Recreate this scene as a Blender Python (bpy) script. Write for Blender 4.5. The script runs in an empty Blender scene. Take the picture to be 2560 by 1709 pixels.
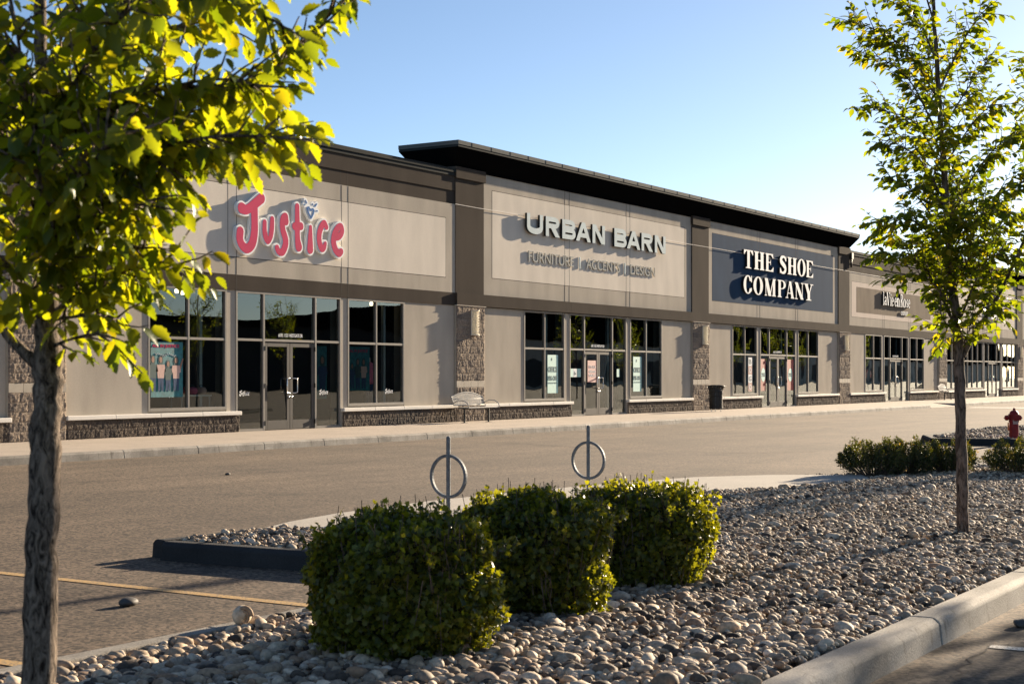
import bpy, bmesh, math, random
import numpy as np
from mathutils import Vector, Matrix
R=math.radians
random.seed(7); RNG=np.random.default_rng(11)
SC=bpy.context.scene; COL=SC.collection

# ------------------------------------------------------------------ camera, sky, sun, exposure
CAMH=1.355; FOC=3744.0
cd=bpy.data.cameras.new('camera'); cam=bpy.data.objects.new('camera',cd); COL.objects.link(cam)
cam.location=(0,0,CAMH); cam.rotation_euler=(R(90),0,-math.atan2(.8456,.5339))
cd.sensor_width=36; cd.lens=FOC/2560*36; cd.shift_y=(938-854.5)/2560; cd.clip_end=3000; cd.clip_start=.1
cd.dof.use_dof=True; cd.dof.focus_distance=36; cd.dof.aperture_fstop=9
SC.camera=cam
SUN_EL=R(13.3); SUN_OFF=R(6.2)     # height of the sun; angle between its rays and the facade
w=bpy.data.worlds.new('World'); SC.world=w; w.use_nodes=True
nt=w.node_tree; bg=nt.nodes['Background']
sky=nt.nodes.new('ShaderNodeTexSky'); sky.sky_type='NISHITA'; sky.sun_disc=False
sky.sun_elevation=SUN_EL; sky.sun_rotation=R(90)+SUN_OFF
sky.air_density=.7; sky.dust_density=.45; sky.ozone_density=1.6; sky.altitude=600
nt.links.new(sky.outputs[0],bg.inputs[0]); bg.inputs[1].default_value=.05
sd=bpy.data.lights.new('sun','SUN'); sd.energy=5.0; sd.angle=R(.5); sd.color=(1.0,.82,.60)
sun=bpy.data.objects.new('sun',sd); COL.objects.link(sun)
sdir=Vector((math.cos(SUN_OFF)*math.cos(SUN_EL),-math.sin(SUN_OFF)*math.cos(SUN_EL),math.sin(SUN_EL)))
sun.rotation_euler=sdir.to_track_quat('Z','Y').to_euler(); sun.location=(30,-10,20)
SC.view_settings.view_transform='Standard'; SC.view_settings.look='None'
SC.view_settings.gamma=1; SC.view_settings.use_curve_mapping=False
SC.view_settings.exposure=1.74
SC.cycles.use_denoising=True
try: SC.cycles.denoiser='OPENIMAGEDENOISE'
except Exception: pass
SC.cycles.max_bounces=8; SC.cycles.transparent_max_bounces=16; SC.cycles.sample_clamp_indirect=6
SC.cycles.caustics_reflective=False; SC.cycles.caustics_refractive=False

# ------------------------------------------------------------------ helpers
C_,S_=.8456,.5339
D=24.8
def fx(px,y=D):
    r=(px-1280)/FOC; Z=y/(S_-C_*r); return S_*r*Z+C_*Z
def fz(px,py,y=D):
    r=(px-1280)/FOC; Z=y/(S_-C_*r); return CAMH-(py-938)*Z/FOC
def dep(px,py,Z):
    X=(px-1280)/FOC*Z
    return Vector((S_*X+C_*Z,S_*Z-C_*X,CAMH-(py-938)*Z/FOC))
def gr(px,py,z=0):
    Z=FOC*(CAMH-z)/(py-938); v=dep(px,py,Z); return (v.x,v.y)

def mat(name,col,rough=.8,var=.1,vs=3.,bump=0,bs=150.,metal=0,spec=.4,col2=None,detail=4,sub=None,emit=None,coat=0,gen=True):
    m=bpy.data.materials.new(name); m.use_nodes=True; n=m.node_tree.nodes; l=m.node_tree.links
    b=n['Principled BSDF']; b.inputs['Roughness'].default_value=rough; b.inputs['Metallic'].default_value=metal
    b.inputs['Specular IOR Level'].default_value=spec; b.inputs['Coat Weight'].default_value=coat
    tc=n.new('ShaderNodeTexCoord'); co=tc.outputs['Object']
    nz=n.new('ShaderNodeTexNoise'); nz.inputs['Scale'].default_value=vs; nz.inputs['Detail'].default_value=detail
    l.new(co,nz.inputs['Vector'])
    cr=n.new('ShaderNodeValToRGB'); c=np.array(col); a=c*(1-var); c2=np.array(col2) if col2 else c*(1+var)
    cr.color_ramp.elements[0].position=.3; cr.color_ramp.elements[1].position=.7
    cr.color_ramp.elements[0].color=(*a,1); cr.color_ramp.elements[1].color=(*np.minimum(c2,1),1)
    l.new(nz.outputs[0],cr.inputs[0]); l.new(cr.outputs[0],b.inputs['Base Color'])
    if bump:
        nb=n.new('ShaderNodeTexNoise'); nb.inputs['Scale'].default_value=bs; nb.inputs['Detail'].default_value=2
        l.new(co,nb.inputs['Vector']); bp=n.new('ShaderNodeBump'); bp.inputs['Strength'].default_value=bump; bp.inputs['Distance'].default_value=.004
        l.new(nb.outputs[0],bp.inputs['Height']); l.new(bp.outputs[0],b.inputs['Normal'])
    if emit: b.inputs['Emission Color'].default_value=(*emit[:3],1); b.inputs['Emission Strength'].default_value=emit[3]
    m['b']=b.name; return m
def stucco(name,col,streak=.15):
    """acrylic stucco: fine sand grain, faint mottling and vertical rain streaks"""
    m=bpy.data.materials.new(name); m.use_nodes=True; n=m.node_tree.nodes; l=m.node_tree.links
    b=n['Principled BSDF']; b.inputs['Roughness'].default_value=.92; b.inputs['Specular IOR Level'].default_value=.03
    tc=n.new('ShaderNodeTexCoord'); mp=n.new('ShaderNodeMapping'); mp.inputs['Scale'].default_value=(.9,.9,.3)
    l.new(tc.outputs['Object'],mp.inputs['Vector'])
    n1=n.new('ShaderNodeTexNoise'); n1.inputs['Scale'].default_value=1.6; n1.inputs['Detail'].default_value=5; l.new(mp.outputs[0],n1.inputs['Vector'])
    n2=n.new('ShaderNodeTexNoise'); n2.inputs['Scale'].default_value=38; n2.inputs['Detail'].default_value=3; l.new(tc.outputs['Object'],n2.inputs['Vector'])
    ad=n.new('ShaderNodeMath'); ad.operation='MULTIPLY_ADD'; ad.inputs[1].default_value=.55; l.new(n2.outputs[0],ad.inputs[0]); l.new(n1.outputs[0],ad.inputs[2])
    mr=n.new('ShaderNodeMapRange'); mr.inputs[1].default_value=.5; mr.inputs[2].default_value=1.05; l.new(ad.outputs[0],mr.inputs[0])
    mx=n.new('ShaderNodeMix'); mx.data_type='RGBA'; c=np.array(col)
    mx.inputs[6].default_value=(*(c*(1-streak*1.3)),1); mx.inputs[7].default_value=(*(c*(1+streak)),1)
    l.new(mr.outputs[0],mx.inputs[0]); l.new(mx.outputs[2],b.inputs['Base Color'])
    nb=n.new('ShaderNodeTexNoise'); nb.inputs['Scale'].default_value=70; nb.inputs['Detail'].default_value=3; l.new(tc.outputs['Object'],nb.inputs['Vector'])
    bp=n.new('ShaderNodeBump'); bp.inputs['Strength'].default_value=.4; bp.inputs['Distance'].default_value=.004; l.new(nb.outputs[0],bp.inputs['Height']); l.new(bp.outputs[0],b.inputs['Normal'])
    return m

M={}
M['taupe']=stucco('taupe_stucco',(.445,.396,.328))
M['light']=stucco('cream_stucco',(.70,.63,.535),.10)
M['dark']=stucco('brown_stucco',(.068,.056,.046))
M['blue']=stucco('blue_stucco',(.036,.066,.115),.12)
M['umber']=stucco('umber_stucco',(.22,.178,.135),.18)
M['beige']=stucco('pale_stucco',(.68,.58,.49),.05)
M['joint']=mat('dark_joint',(.06,.05,.042),.95,.05)  # plain dark tone for wall joints and road cracks
M['cap']=mat('precast_stone',(.72,.68,.61),.75,.06,2,.3,60)
M['smooth']=mat('smooth_block',(.40,.35,.28),.85,.08,5,.3,120)
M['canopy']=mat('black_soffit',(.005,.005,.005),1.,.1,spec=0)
M['flash']=mat('metal_flashing',(.12,.125,.12),.8,.08,2,spec=.04)
M['flashd']=mat('dark_flashing',(.030,.034,.034),.8,.08,2,spec=.04)
M['alu']=mat('anodised_frame',(.26,.24,.21),.6,.06,6,spec=.1)
M['alud']=mat('door_aluminium',(.10,.092,.082),.6,.06,6,spec=.1)
M['black']=mat('black_metal',(.012,.012,.012),.45,.1)
M['chrome']=mat('bright_metal',(.75,.73,.70),.18,.03,metal=1)
M['galv']=mat('galvanised_steel',(.13,.145,.16),.6,.35,25,.15,200,metal=.25)
M['white']=mat('white_enamel',(.82,.81,.78),.4,.02)
M['whiteplastic']=mat('white_acrylic',(.84,.85,.84),.6,.02,spec=.05)
M['ivory']=mat('ivory_enamel',(.80,.74,.62),.4,.03)
M['pink']=mat('pink_acrylic',(.56,.045,.12),.7,.08,1.5,spec=.04)
M['bluea']=mat('blue_acrylic',(.06,.17,.42),.7,.1,3,spec=.04)
M['silver']=mat('brushed_letter_face',(.60,.68,.68),.8,.05,3,spec=.04)
M['tagline']=mat('grey_letter_paint',(.42,.42,.385),.8,.05,3,spec=.04)
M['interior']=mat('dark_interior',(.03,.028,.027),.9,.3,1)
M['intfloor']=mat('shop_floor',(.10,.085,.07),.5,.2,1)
M['post']=mat('interior_post',(.42,.47,.47),.6,.05)
M['teal']=mat('teal_poster',(.02,.15,.17),.6,.35,9)
M['mint']=mat('mint_poster',(.42,.66,.60),.6,.06,4)
M['rose']=mat('rose_poster',(.55,.30,.27),.6,.15,4)
M['redp']=mat('red_poster',(.30,.03,.02),.6,.2,4)
M['ink']=mat('dark_ink',(.03,.07,.07),.7,.02)
M['skin']=mat('poster_skin',(.30,.16,.11),.7,.1,20)
M['tee']=mat('pink_cloth',(.68,.16,.25),.85,.15,30)
M['peach']=mat('peach_cloth',(.60,.40,.34),.85,.1,30)
M['denim']=mat('denim_cloth',(.03,.06,.13),.85,.3,30)
M['hydrant']=mat('red_hydrant_paint',(.26,.008,.007),.5,.2,12)
M['orange']=mat('orange_marker',(.85,.22,.04),.5,.05)
M['lamp']=mat('lit_lamp',(.9,.8,.6),.5,0,emit=(1,.75,.45,2.0))
M['roof']=mat('roof_membrane',(.12,.12,.12),.9,.1,1)
M['stopred']=mat('sign_red',(.45,.02,.02),.4,.05)
M['cable']=mat('pale_cable',(.80,.76,.70),.5,.02)

def glass():
    m=bpy.data.materials.new('window_glass'); m.use_nodes=True; n=m.node_tree.nodes; l=m.node_tree.links
    n.remove(n['Principled BSDF']); o=n['Material Output']
    t=n.new('ShaderNodeBsdfTransparent'); t.inputs[0].default_value=(.78,.86,.83,1)
    g=n.new('ShaderNodeBsdfGlossy'); g.inputs['Roughness'].default_value=.008; g.inputs[0].default_value=(.92,.97,.95,1)
    tc=n.new('ShaderNodeTexCoord'); nz=n.new('ShaderNodeTexNoise'); nz.inputs['Scale'].default_value=.7; nz.inputs['Detail'].default_value=1
    l.new(tc.outputs['Object'],nz.inputs['Vector']); bp=n.new('ShaderNodeBump'); bp.inputs['Strength'].default_value=.25; bp.inputs['Distance'].default_value=.02
    l.new(nz.outputs[0],bp.inputs['Height']); l.new(bp.outputs[0],g.inputs['Normal'])
    f=n.new('ShaderNodeFresnel'); f.inputs[0].default_value=1.5
    ml=n.new('ShaderNodeMath'); ml.operation='MULTIPLY'; ml.inputs[1].default_value=2.8; ml.use_clamp=True; l.new(f.outputs[0],ml.inputs[0])
    mx=n.new('ShaderNodeMixShader'); l.new(ml.outputs[0],mx.inputs[0]); l.new(t.outputs[0],mx.inputs[1]); l.new(g.outputs[0],mx.inputs[2])
    l.new(mx.outputs[0],o.inputs[0]); return m
M['glass']=glass()

def splitface(nm='split_face_block',c1=(.13,.105,.085,1),c2=(.34,.28,.225,1)):
    m=bpy.data.materials.new(nm); m.use_nodes=True; n=m.node_tree.nodes; l=m.node_tree.links
    b=n['Principled BSDF']; b.inputs['Roughness'].default_value=.95; b.inputs['Specular IOR Level'].default_value=.15
    tc=n.new('ShaderNodeTexCoord'); nz=n.new('ShaderNodeTexNoise'); nz.inputs['Scale'].default_value=22; nz.inputs['Detail'].default_value=6; l.new(tc.outputs['Object'],nz.inputs['Vector'])
    n2=n.new('ShaderNodeTexNoise'); n2.inputs['Scale'].default_value=1.7; l.new(tc.outputs['Object'],n2.inputs['Vector'])
    cr=n.new('ShaderNodeValToRGB'); e=cr.color_ramp.elements; e[0].position=.3; e[0].color=c1; e[1].position=.72; e[1].color=c2
    l.new(nz.outputs[0],cr.inputs[0])
    sx=n.new('ShaderNodeSeparateXYZ'); cx_=n.new('ShaderNodeCombineXYZ'); l.new(tc.outputs['Object'],sx.inputs[0]); l.new(sx.outputs[0],cx_.inputs[0]); l.new(sx.outputs[2],cx_.inputs[1])
    br=n.new('ShaderNodeTexBrick'); br.offset=.5; br.inputs['Scale'].default_value=1; br.inputs['Brick Width'].default_value=.4; br.inputs['Row Height'].default_value=.2; br.inputs['Mortar Size'].default_value=.006
    br.inputs['Color1'].default_value=(.72,.72,.74,1); br.inputs['Color2'].default_value=(1.25,1.2,1.12,1); br.inputs['Mortar'].default_value=(1.3,1.25,1.15,1); l.new(cx_.outputs[0],br.inputs['Vector'])
    mm=n.new('ShaderNodeMix'); mm.data_type='RGBA'; mm.blend_type='MULTIPLY'; mm.inputs[0].default_value=1; l.new(cr.outputs[0],mm.inputs[6]); l.new(br.outputs[0],mm.inputs[7]); l.new(mm.outputs[2],b.inputs['Base Color'])
    bp=n.new('ShaderNodeBump'); bp.inputs['Strength'].default_value=.8; bp.inputs['Distance'].default_value=.012
    nb=n.new('ShaderNodeTexNoise'); nb.inputs['Scale'].default_value=45; nb.inputs['Detail'].default_value=5; l.new(tc.outputs['Object'],nb.inputs['Vector'])
    l.new(nb.outputs[0],bp.inputs['Height']); l.new(bp.outputs[0],b.inputs['Normal']); return m
M['split']=splitface(); M['splitd']=splitface('dark_split_face_block',(.055,.045,.037,1),(.15,.122,.10,1))

def asphalt():
    m=bpy.data.materials.new('worn_asphalt'); m.use_nodes=True; n=m.node_tree.nodes; l=m.node_tree.links
    b=n['Principled BSDF']; b.inputs['Roughness'].default_value=.88; b.inputs['Specular IOR Level'].default_value=.25
    tc=n.new('ShaderNodeTexCoord'); co=tc.outputs['Object']
    vo=n.new('ShaderNodeTexVoronoi'); vo.inputs['Scale'].default_value=42; l.new(co,vo.inputs['Vector'])
    sp=n.new('ShaderNodeTexNoise'); sp.inputs['Scale'].default_value=45; sp.inputs['Detail'].default_value=3; l.new(co,sp.inputs['Vector'])
    st=n.new('ShaderNodeTexNoise'); st.inputs['Scale'].default_value=.35; st.inputs['Detail'].default_value=6; st.inputs['Roughness'].default_value=.6; l.new(co,st.inputs['Vector'])
    mp=n.new('ShaderNodeMapping'); mp.inputs['Scale'].default_value=(.12,1.3,1); l.new(co,mp.inputs['Vector'])
    tr=n.new('ShaderNodeTexNoise'); tr.inputs['Scale'].default_value=1.0; tr.inputs['Detail'].default_value=4; l.new(mp.outputs[0],tr.inputs['Vector'])
    cr=n.new('ShaderNodeValToRGB'); e=cr.color_ramp.elements; e[0].position=.2; e[0].color=(.045,.036,.028,1); e[1].position=.85; e[1].color=(.205,.155,.112,1)
    l.new(vo.outputs['Color'],cr.inputs[0])
    c2=n.new('ShaderNodeValToRGB'); e=c2.color_ramp.elements; e[0].position=.3; e[0].color=(.70,.68,.66,1); e[1].position=.72; e[1].color=(1.22,1.16,1.08,1); l.new(st.outputs[0],c2.inputs[0])
    c3=n.new('ShaderNodeValToRGB'); e=c3.color_ramp.elements; e[0].position=.35; e[0].color=(.80,.80,.80,1); e[1].position=.65; e[1].color=(1.1,1.1,1.1,1); l.new(tr.outputs[0],c3.inputs[0])
    m1=n.new('ShaderNodeMix'); m1.data_type='RGBA'; m1.blend_type='MULTIPLY'; m1.inputs[0].default_value=1; l.new(cr.outputs[0],m1.inputs[6]); l.new(c2.outputs[0],m1.inputs[7])
    m2=n.new('ShaderNodeMix'); m2.data_type='RGBA'; m2.blend_type='MULTIPLY'; m2.inputs[0].default_value=1; l.new(m1.outputs[2],m2.inputs[6]); l.new(c3.outputs[0],m2.inputs[7])
    so=n.new('ShaderNodeTexNoise'); so.inputs['Scale'].default_value=.8; so.inputs['Detail'].default_value=5; so.inputs['Distortion'].default_value=.6; l.new(co,so.inputs['Vector'])
    c4=n.new('ShaderNodeValToRGB'); e=c4.color_ramp.elements; e[0].position=.60; e[0].color=(1,1,1,1); e[1].position=.70; e[1].color=(.66,.66,.68,1); l.new(so.outputs[0],c4.inputs[0])
    m4=n.new('ShaderNodeMix'); m4.data_type='RGBA'; m4.blend_type='MULTIPLY'; m4.inputs[0].default_value=1; l.new(m2.outputs[2],m4.inputs[6]); l.new(c4.outputs[0],m4.inputs[7])
    l.new(m4.outputs[2],b.inputs['Base Color'])
    bp=n.new('ShaderNodeBump'); bp.inputs['Strength'].default_value=.5; bp.inputs['Distance'].default_value=.006; l.new(sp.outputs[0],bp.inputs['Height']); l.new(bp.outputs[0],b.inputs['Normal']); return m
M['asphalt']=asphalt()

def concrete(name,col,joints=None,stain=.25,drips=False):
    m=bpy.data.materials.new(name); m.use_nodes=True; n=m.node_tree.nodes; l=m.node_tree.links
    b=n['Principled BSDF']; b.inputs['Roughness'].default_value=.85; b.inputs['Specular IOR Level'].default_value=.25
    tc=n.new('ShaderNodeTexCoord'); co=tc.outputs['Object']
    a=n.new('ShaderNodeTexNoise'); a.inputs['Scale'].default_value=1.3; a.inputs['Detail'].default_value=8; a.inputs['Roughness'].default_value=.65; l.new(co,a.inputs['Vector'])
    cr=n.new('ShaderNodeValToRGB'); e=cr.color_ramp.elements; c=np.array(col); e[0].position=.3; e[0].color=(*(c*(1-stain)),1); e[1].position=.7; e[1].color=(*np.minimum(c*(1+stain*.4),1),1); l.new(a.outputs[0],cr.inputs[0])
    f=n.new('ShaderNodeTexNoise'); f.inputs['Scale'].default_value=90; f.inputs['Detail'].default_value=3; l.new(co,f.inputs['Vector'])
    c2=n.new('ShaderNodeValToRGB'); e=c2.color_ramp.elements; e[0].position=.35; e[0].color=(.8,.8,.8,1); e[1].position=.65; e[1].color=(1.12,1.12,1.12,1); l.new(f.outputs[0],c2.inputs[0])
    mm=n.new('ShaderNodeMix'); mm.data_type='RGBA'; mm.blend_type='MULTIPLY'; mm.inputs[0].default_value=1; l.new(cr.outputs[0],mm.inputs[6]); l.new(c2.outputs[0],mm.inputs[7]); out=mm.outputs[2]
    if joints:
        br=n.new('ShaderNodeTexBrick'); br.offset=0; br.inputs['Scale'].default_value=1; br.inputs['Mortar Size'].default_value=.007
        br.inputs['Brick Width'].default_value=joints[0]; br.inputs['Row Height'].default_value=joints[1]; br.inputs['Mortar Smooth'].default_value=.3
        br.inputs['Color1'].default_value=(1,1,1,1); br.inputs['Color2'].default_value=(.93,.93,.93,1); br.inputs['Mortar'].default_value=(.35,.32,.28,1); l.new(co,br.inputs['Vector'])
        m3=n.new('ShaderNodeMix'); m3.data_type='RGBA'; m3.blend_type='MULTIPLY'; m3.inputs[0].default_value=1; l.new(out,m3.inputs[6]); l.new(br.outputs[0],m3.inputs[7]); out=m3.outputs[2]
    if drips:
        mp=n.new('ShaderNodeMapping'); mp.inputs['Scale'].default_value=(7,7,.9); l.new(co,mp.inputs['Vector'])
        d=n.new('ShaderNodeTexNoise'); d.inputs['Scale'].default_value=1.6; d.inputs['Detail'].default_value=6; d.inputs['Roughness'].default_value=.7; l.new(mp.outputs[0],d.inputs['Vector'])
        cd_=n.new('ShaderNodeValToRGB'); e=cd_.color_ramp.elements; e[0].position=.57; e[0].color=(1,1,1,1); e[1].position=.70; e[1].color=(.42,.40,.38,1); l.new(d.outputs[0],cd_.inputs[0])
        m5=n.new('ShaderNodeMix'); m5.data_type='RGBA'; m5.blend_type='MULTIPLY'; m5.inputs[0].default_value=1; l.new(out,m5.inputs[6]); l.new(cd_.outputs[0],m5.inputs[7]); out=m5.outputs[2]
    l.new(out,b.inputs['Base Color'])
    bp=n.new('ShaderNodeBump'); bp.inputs['Strength'].default_value=.5; bp.inputs['Distance'].default_value=.005; l.new(f.outputs[0],bp.inputs['Height']); l.new(bp.outputs[0],b.inputs['Normal']); return m
M['walk']=concrete('pavement_concrete',(.47,.40,.33),(3.0,1.45),.14)
M['kerb']=concrete('kerb_concrete',(.36,.33,.285),None,.6,True)
M['kerb_shade']=concrete('kerb_concrete_shade',(.035,.034,.034),None,.5)  # kerb concrete with the shade of the island faces put into its colour
M['pad']=concrete('pad_concrete',(.46,.42,.36),(2.4,50),.12)

def worn_paint(name,col):
    m=bpy.data.materials.new(name); m.use_nodes=True; n=m.node_tree.nodes; l=m.node_tree.links; b=n['Principled BSDF']; b.inputs['Roughness'].default_value=.7
    tc=n.new('ShaderNodeTexCoord'); a=n.new('ShaderNodeTexNoise'); a.inputs['Scale'].default_value=60; a.inputs['Detail'].default_value=4; l.new(tc.outputs['Object'],a.inputs['Vector'])
    cr=n.new('ShaderNodeValToRGB'); e=cr.color_ramp.elements; e[0].position=.36; e[0].color=(.14,.12,.10,1); e[1].position=.5; e[1].color=(*col,1); l.new(a.outputs[0],cr.inputs[0]); l.new(cr.outputs[0],b.inputs['Base Color']); return m
M['yellow']=worn_paint('worn_yellow_paint',(.50,.31,.11)); M['pwhite']=worn_paint('worn_white_paint',(.62,.58,.50))

def leafmat(name,c_lo,c_hi,trans=.5,yel=None,rough=.42):
    m=bpy.data.materials.new(name); m.use_nodes=True; n=m.node_tree.nodes; l=m.node_tree.links; o=n['Material Output']
    b=n['Principled BSDF']; b.inputs['Roughness'].default_value=rough; b.inputs['Specular IOR Level'].default_value=.5
    g=n.new('ShaderNodeNewGeometry'); cr=n.new('ShaderNodeValToRGB'); e=cr.color_ramp.elements
    e[0].position=0; e[0].color=(*c_lo,1); e[1].position=.85; e[1].color=(*c_hi,1)
    if yel: k=e.new(.97); k.color=(*yel,1)
    l.new(g.outputs['Random Per Island'],cr.inputs[0]); l.new(cr.outputs[0],b.inputs['Base Color'])
    t=n.new('ShaderNodeBsdfTranslucent'); hs=n.new('ShaderNodeMix'); hs.data_type='RGBA'; hs.blend_type='MULTIPLY'; hs.inputs[0].default_value=1
    hs.inputs[7].default_value=(3.5,2.6,.42,1); hs.clamp_result=False
    l.new(cr.outputs[0],hs.inputs[6]); l.new(hs.outputs[2],t.inputs[0])
    mx=n.new('ShaderNodeMixShader'); mx.inputs[0].default_value=trans; l.new(b.outputs[0],mx.inputs[1]); l.new(t.outputs[0],mx.inputs[2]); l.new(mx.outputs[0],o.inputs[0]); return m
M['leaf']=leafmat('elm_leaf',(.045,.085,.010),(.15,.20,.020),.57,(.16,.18,.015))
M['leaf2']=leafmat('elm_leaf_far',(.040,.080,.009),(.105,.155,.014),.55,(.14,.15,.015))
M['hedge']=leafmat('hedge_leaf',(.030,.048,.008),(.125,.155,.020),.46)
M['shrub']=leafmat('shrub_leaf',(.020,.034,.012),(.055,.075,.022),.25,(.16,.13,.05),.6)
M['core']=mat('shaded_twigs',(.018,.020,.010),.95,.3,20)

def bark(name,c1,c2,sc=9):
    m=bpy.data.materials.new(name); m.use_nodes=True; n=m.node_tree.nodes; l=m.node_tree.links
    b=n['Principled BSDF']; b.inputs['Roughness'].default_value=.9; b.inputs['Specular IOR Level'].default_value=.2
    tc=n.new('ShaderNodeTexCoord'); mp=n.new('ShaderNodeMapping'); mp.inputs['Scale'].default_value=(4,4,1.3); l.new(tc.outputs['Object'],mp.inputs['Vector'])
    a=n.new('ShaderNodeTexNoise'); a.inputs['Scale'].default_value=sc; a.inputs['Detail'].default_value=7; a.inputs['Roughness'].default_value=.65; a.inputs['Distortion'].default_value=1.2; l.new(mp.outputs[0],a.inputs['Vector'])
    cr=n.new('ShaderNodeValToRGB'); e=cr.color_ramp.elements; e[0].position=.38; e[0].color=(*c1,1); e[1].position=.62; e[1].color=(*c2,1); l.new(a.outputs[0],cr.inputs[0]); l.new(cr.outputs[0],b.inputs['Base Color'])
    bp=n.new('ShaderNodeBump'); bp.inputs['Strength'].default_value=1; bp.inputs['Distance'].default_value=.02; l.new(a.outputs[0],bp.inputs['Height']); l.new(bp.outputs[0],b.inputs['Normal']); return m
M['bark']=bark('rough_bark',(.018,.012,.009),(.30,.235,.18),14)
M['bark2']=bark('grey_bark',(.035,.026,.021),(.20,.155,.125),7)

def stones():
    m=bpy.data.materials.new('river_stone'); m.use_nodes=True; n=m.node_tree.nodes; l=m.node_tree.links
    b=n['Principled BSDF']; b.inputs['Roughness'].default_value=.75; b.inputs['Specular IOR Level'].default_value=.18
    g=n.new('ShaderNodeNewGeometry'); cr=n.new('ShaderNodeValToRGB'); cr.color_ramp.interpolation='LINEAR'; e=cr.color_ramp.elements
    e[0].position=0; e[0].color=(.040,.034,.030,1); e[1].position=1; e[1].color=(.74,.62,.49,1)
    for p,c in ((.14,(.12,.097,.078)),(.28,(.35,.27,.19)),(.4,(.22,.19,.155)),(.52,(.45,.34,.235)),(.62,(.25,.165,.11)),(.72,(.43,.365,.295)),(.85,(.60,.50,.38)),(.93,(.36,.30,.23))):
        k=e.new(p); k.color=(*c,1)
    l.new(g.outputs['Random Per Island'],cr.inputs[0])
    tc=n.new('ShaderNodeTexCoord'); a=n.new('ShaderNodeTexNoise'); a.inputs['Scale'].default_value=55; a.inputs['Detail'].default_value=5; l.new(tc.outputs['Object'],a.inputs['Vector'])
    c2=n.new('ShaderNodeValToRGB'); q=c2.color_ramp.elements; q[0].position=.3; q[0].color=(.72,.71,.70,1); q[1].position=.7; q[1].color=(1.28,1.26,1.22,1); l.new(a.outputs[0],c2.inputs[0])
    mm=n.new('ShaderNodeMix'); mm.data_type='RGBA'; mm.blend_type='MULTIPLY'; mm.inputs[0].default_value=1; l.new(cr.outputs[0],mm.inputs[6]); l.new(c2.outputs[0],mm.inputs[7]); l.new(mm.outputs[2],b.inputs['Base Color']); return m
M['stone']=stones()
M['soil']=mat('gravel_soil',(.05,.042,.034),.95,.4,30,.8,40)

class MB:
    def __init__(s): s.v=[]; s.f=[]
    def add(s,v,f):
        o=len(s.v); s.v+= [tuple(p) for p in v]; s.f+=[tuple(i+o for i in q) for q in f]; return s
    def box(s,x0,x1,y0,y1,z0,z1):
        return s.add([(x0,y0,z0),(x1,y0,z0),(x1,y1,z0),(x0,y1,z0),(x0,y0,z1),(x1,y0,z1),(x1,y1,z1),(x0,y1,z1)],
          [(0,3,2,1),(4,5,6,7),(0,1,5,4),(1,2,6,5),(2,3,7,6),(3,0,4,7)])
    def prism(s,poly,z0,z1):     # poly in xy
        n=len(poly); s.add([(x,y,z0) for x,y in poly]+[(x,y,z1) for x,y in poly],
          [tuple(range(n))[::-1],tuple(range(n,2*n))]+[(i,(i+1)%n,n+(i+1)%n,n+i) for i in range(n)]); return s
    def prismxz(s,poly,y0,y1):
        n=len(poly); return s.add([(x,y0,z) for x,z in poly]+[(x,y1,z) for x,z in poly],
          [tuple(range(n)),tuple(range(n,2*n))[::-1]]+[(i,n+i,n+(i+1)%n,(i+1)%n) for i in range(n)])
    def tube(s,pts,rad,n=8,caps=True,closed=False):
        pts=[Vector(p) for p in pts]; m=len(pts)
        if not hasattr(rad,'__len__'): rad=[rad]*m
        up=None; rings=[]
        for i,p in enumerate(pts):
            if closed: t=(pts[(i+1)%m]-pts[i-1])
            else: t=(pts[min(i+1,m-1)]-pts[max(i-1,0)])
            t.normalize()
            if up is None: up=t.orthogonal().normalized()
            up=(up-t*up.dot(t)); up=up.normalized() if up.length>1e-6 else t.orthogonal().normalized()
            sd_=t.cross(up); rings.append([p+(up*math.cos(2*math.pi*k/n)+sd_*math.sin(2*math.pi*k/n))*rad[i] for k in range(n)])
        v=[q for r in rings for q in r]; f=[]
        for i in range(m if closed else m-1):
            j=(i+1)%m
            for k in range(n): f.append((i*n+k,i*n+(k+1)%n,j*n+(k+1)%n,j*n+k))
        if caps and not closed: f+= [tuple(range(n))[::-1],tuple(range((m-1)*n,m*n))]
        return s.add(v,f)
    def lathe(s,prof,cx=0,cy=0,n=20,a0=0,a1=2*math.pi):
        full=abs(a1-a0-2*math.pi)<1e-6; k=n if full else n+1; v=[];f=[]
        for r,z in prof:
            for i in range(k):
                a=a0+(a1-a0)*i/n; v.append((cx+r*math.cos(a),cy+r*math.sin(a),z))
        for j in range(len(prof)-1):
            for i in range(n if full else n):
                i2=(i+1)%k; f.append((j*k+i,j*k+i2,(j+1)*k+i2,(j+1)*k+i))
        if full: f+=[tuple(range(k))[::-1],tuple(range((len(prof)-1)*k,len(prof)*k))]
        return s.add(v,f)
    def build(s,name,m,parent=None,smooth=False,bev=0,segs=2):
        if not s.v: return None
        off=root_of(parent).location if parent else Vector((0,0,0))
        v=np.array(s.v,dtype=np.float32)-np.array(off,dtype=np.float32)
        me=bpy.data.meshes.new(name); me.from_pydata(v.tolist(),[],s.f); me.update()
        return finish(name,me,m,parent,smooth,bev,segs)
def root_of(o):
    while o.parent: o=o.parent
    return o
def finish(name,me,m,parent=None,smooth=False,bev=0,segs=2):
    o=bpy.data.objects.new(name,me); COL.objects.link(o)
    for q in (m if isinstance(m,(list,tuple)) else [m]): me.materials.append(q)
    if parent: o.parent=parent
    if smooth: me.polygons.foreach_set('use_smooth',[True]*len(me.polygons))
    if bev:
        b=o.modifiers.new('bevel','BEVEL'); b.width=bev; b.segments=segs; b.limit_method='ANGLE'; b.angle_limit=R(35)
    return o
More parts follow.
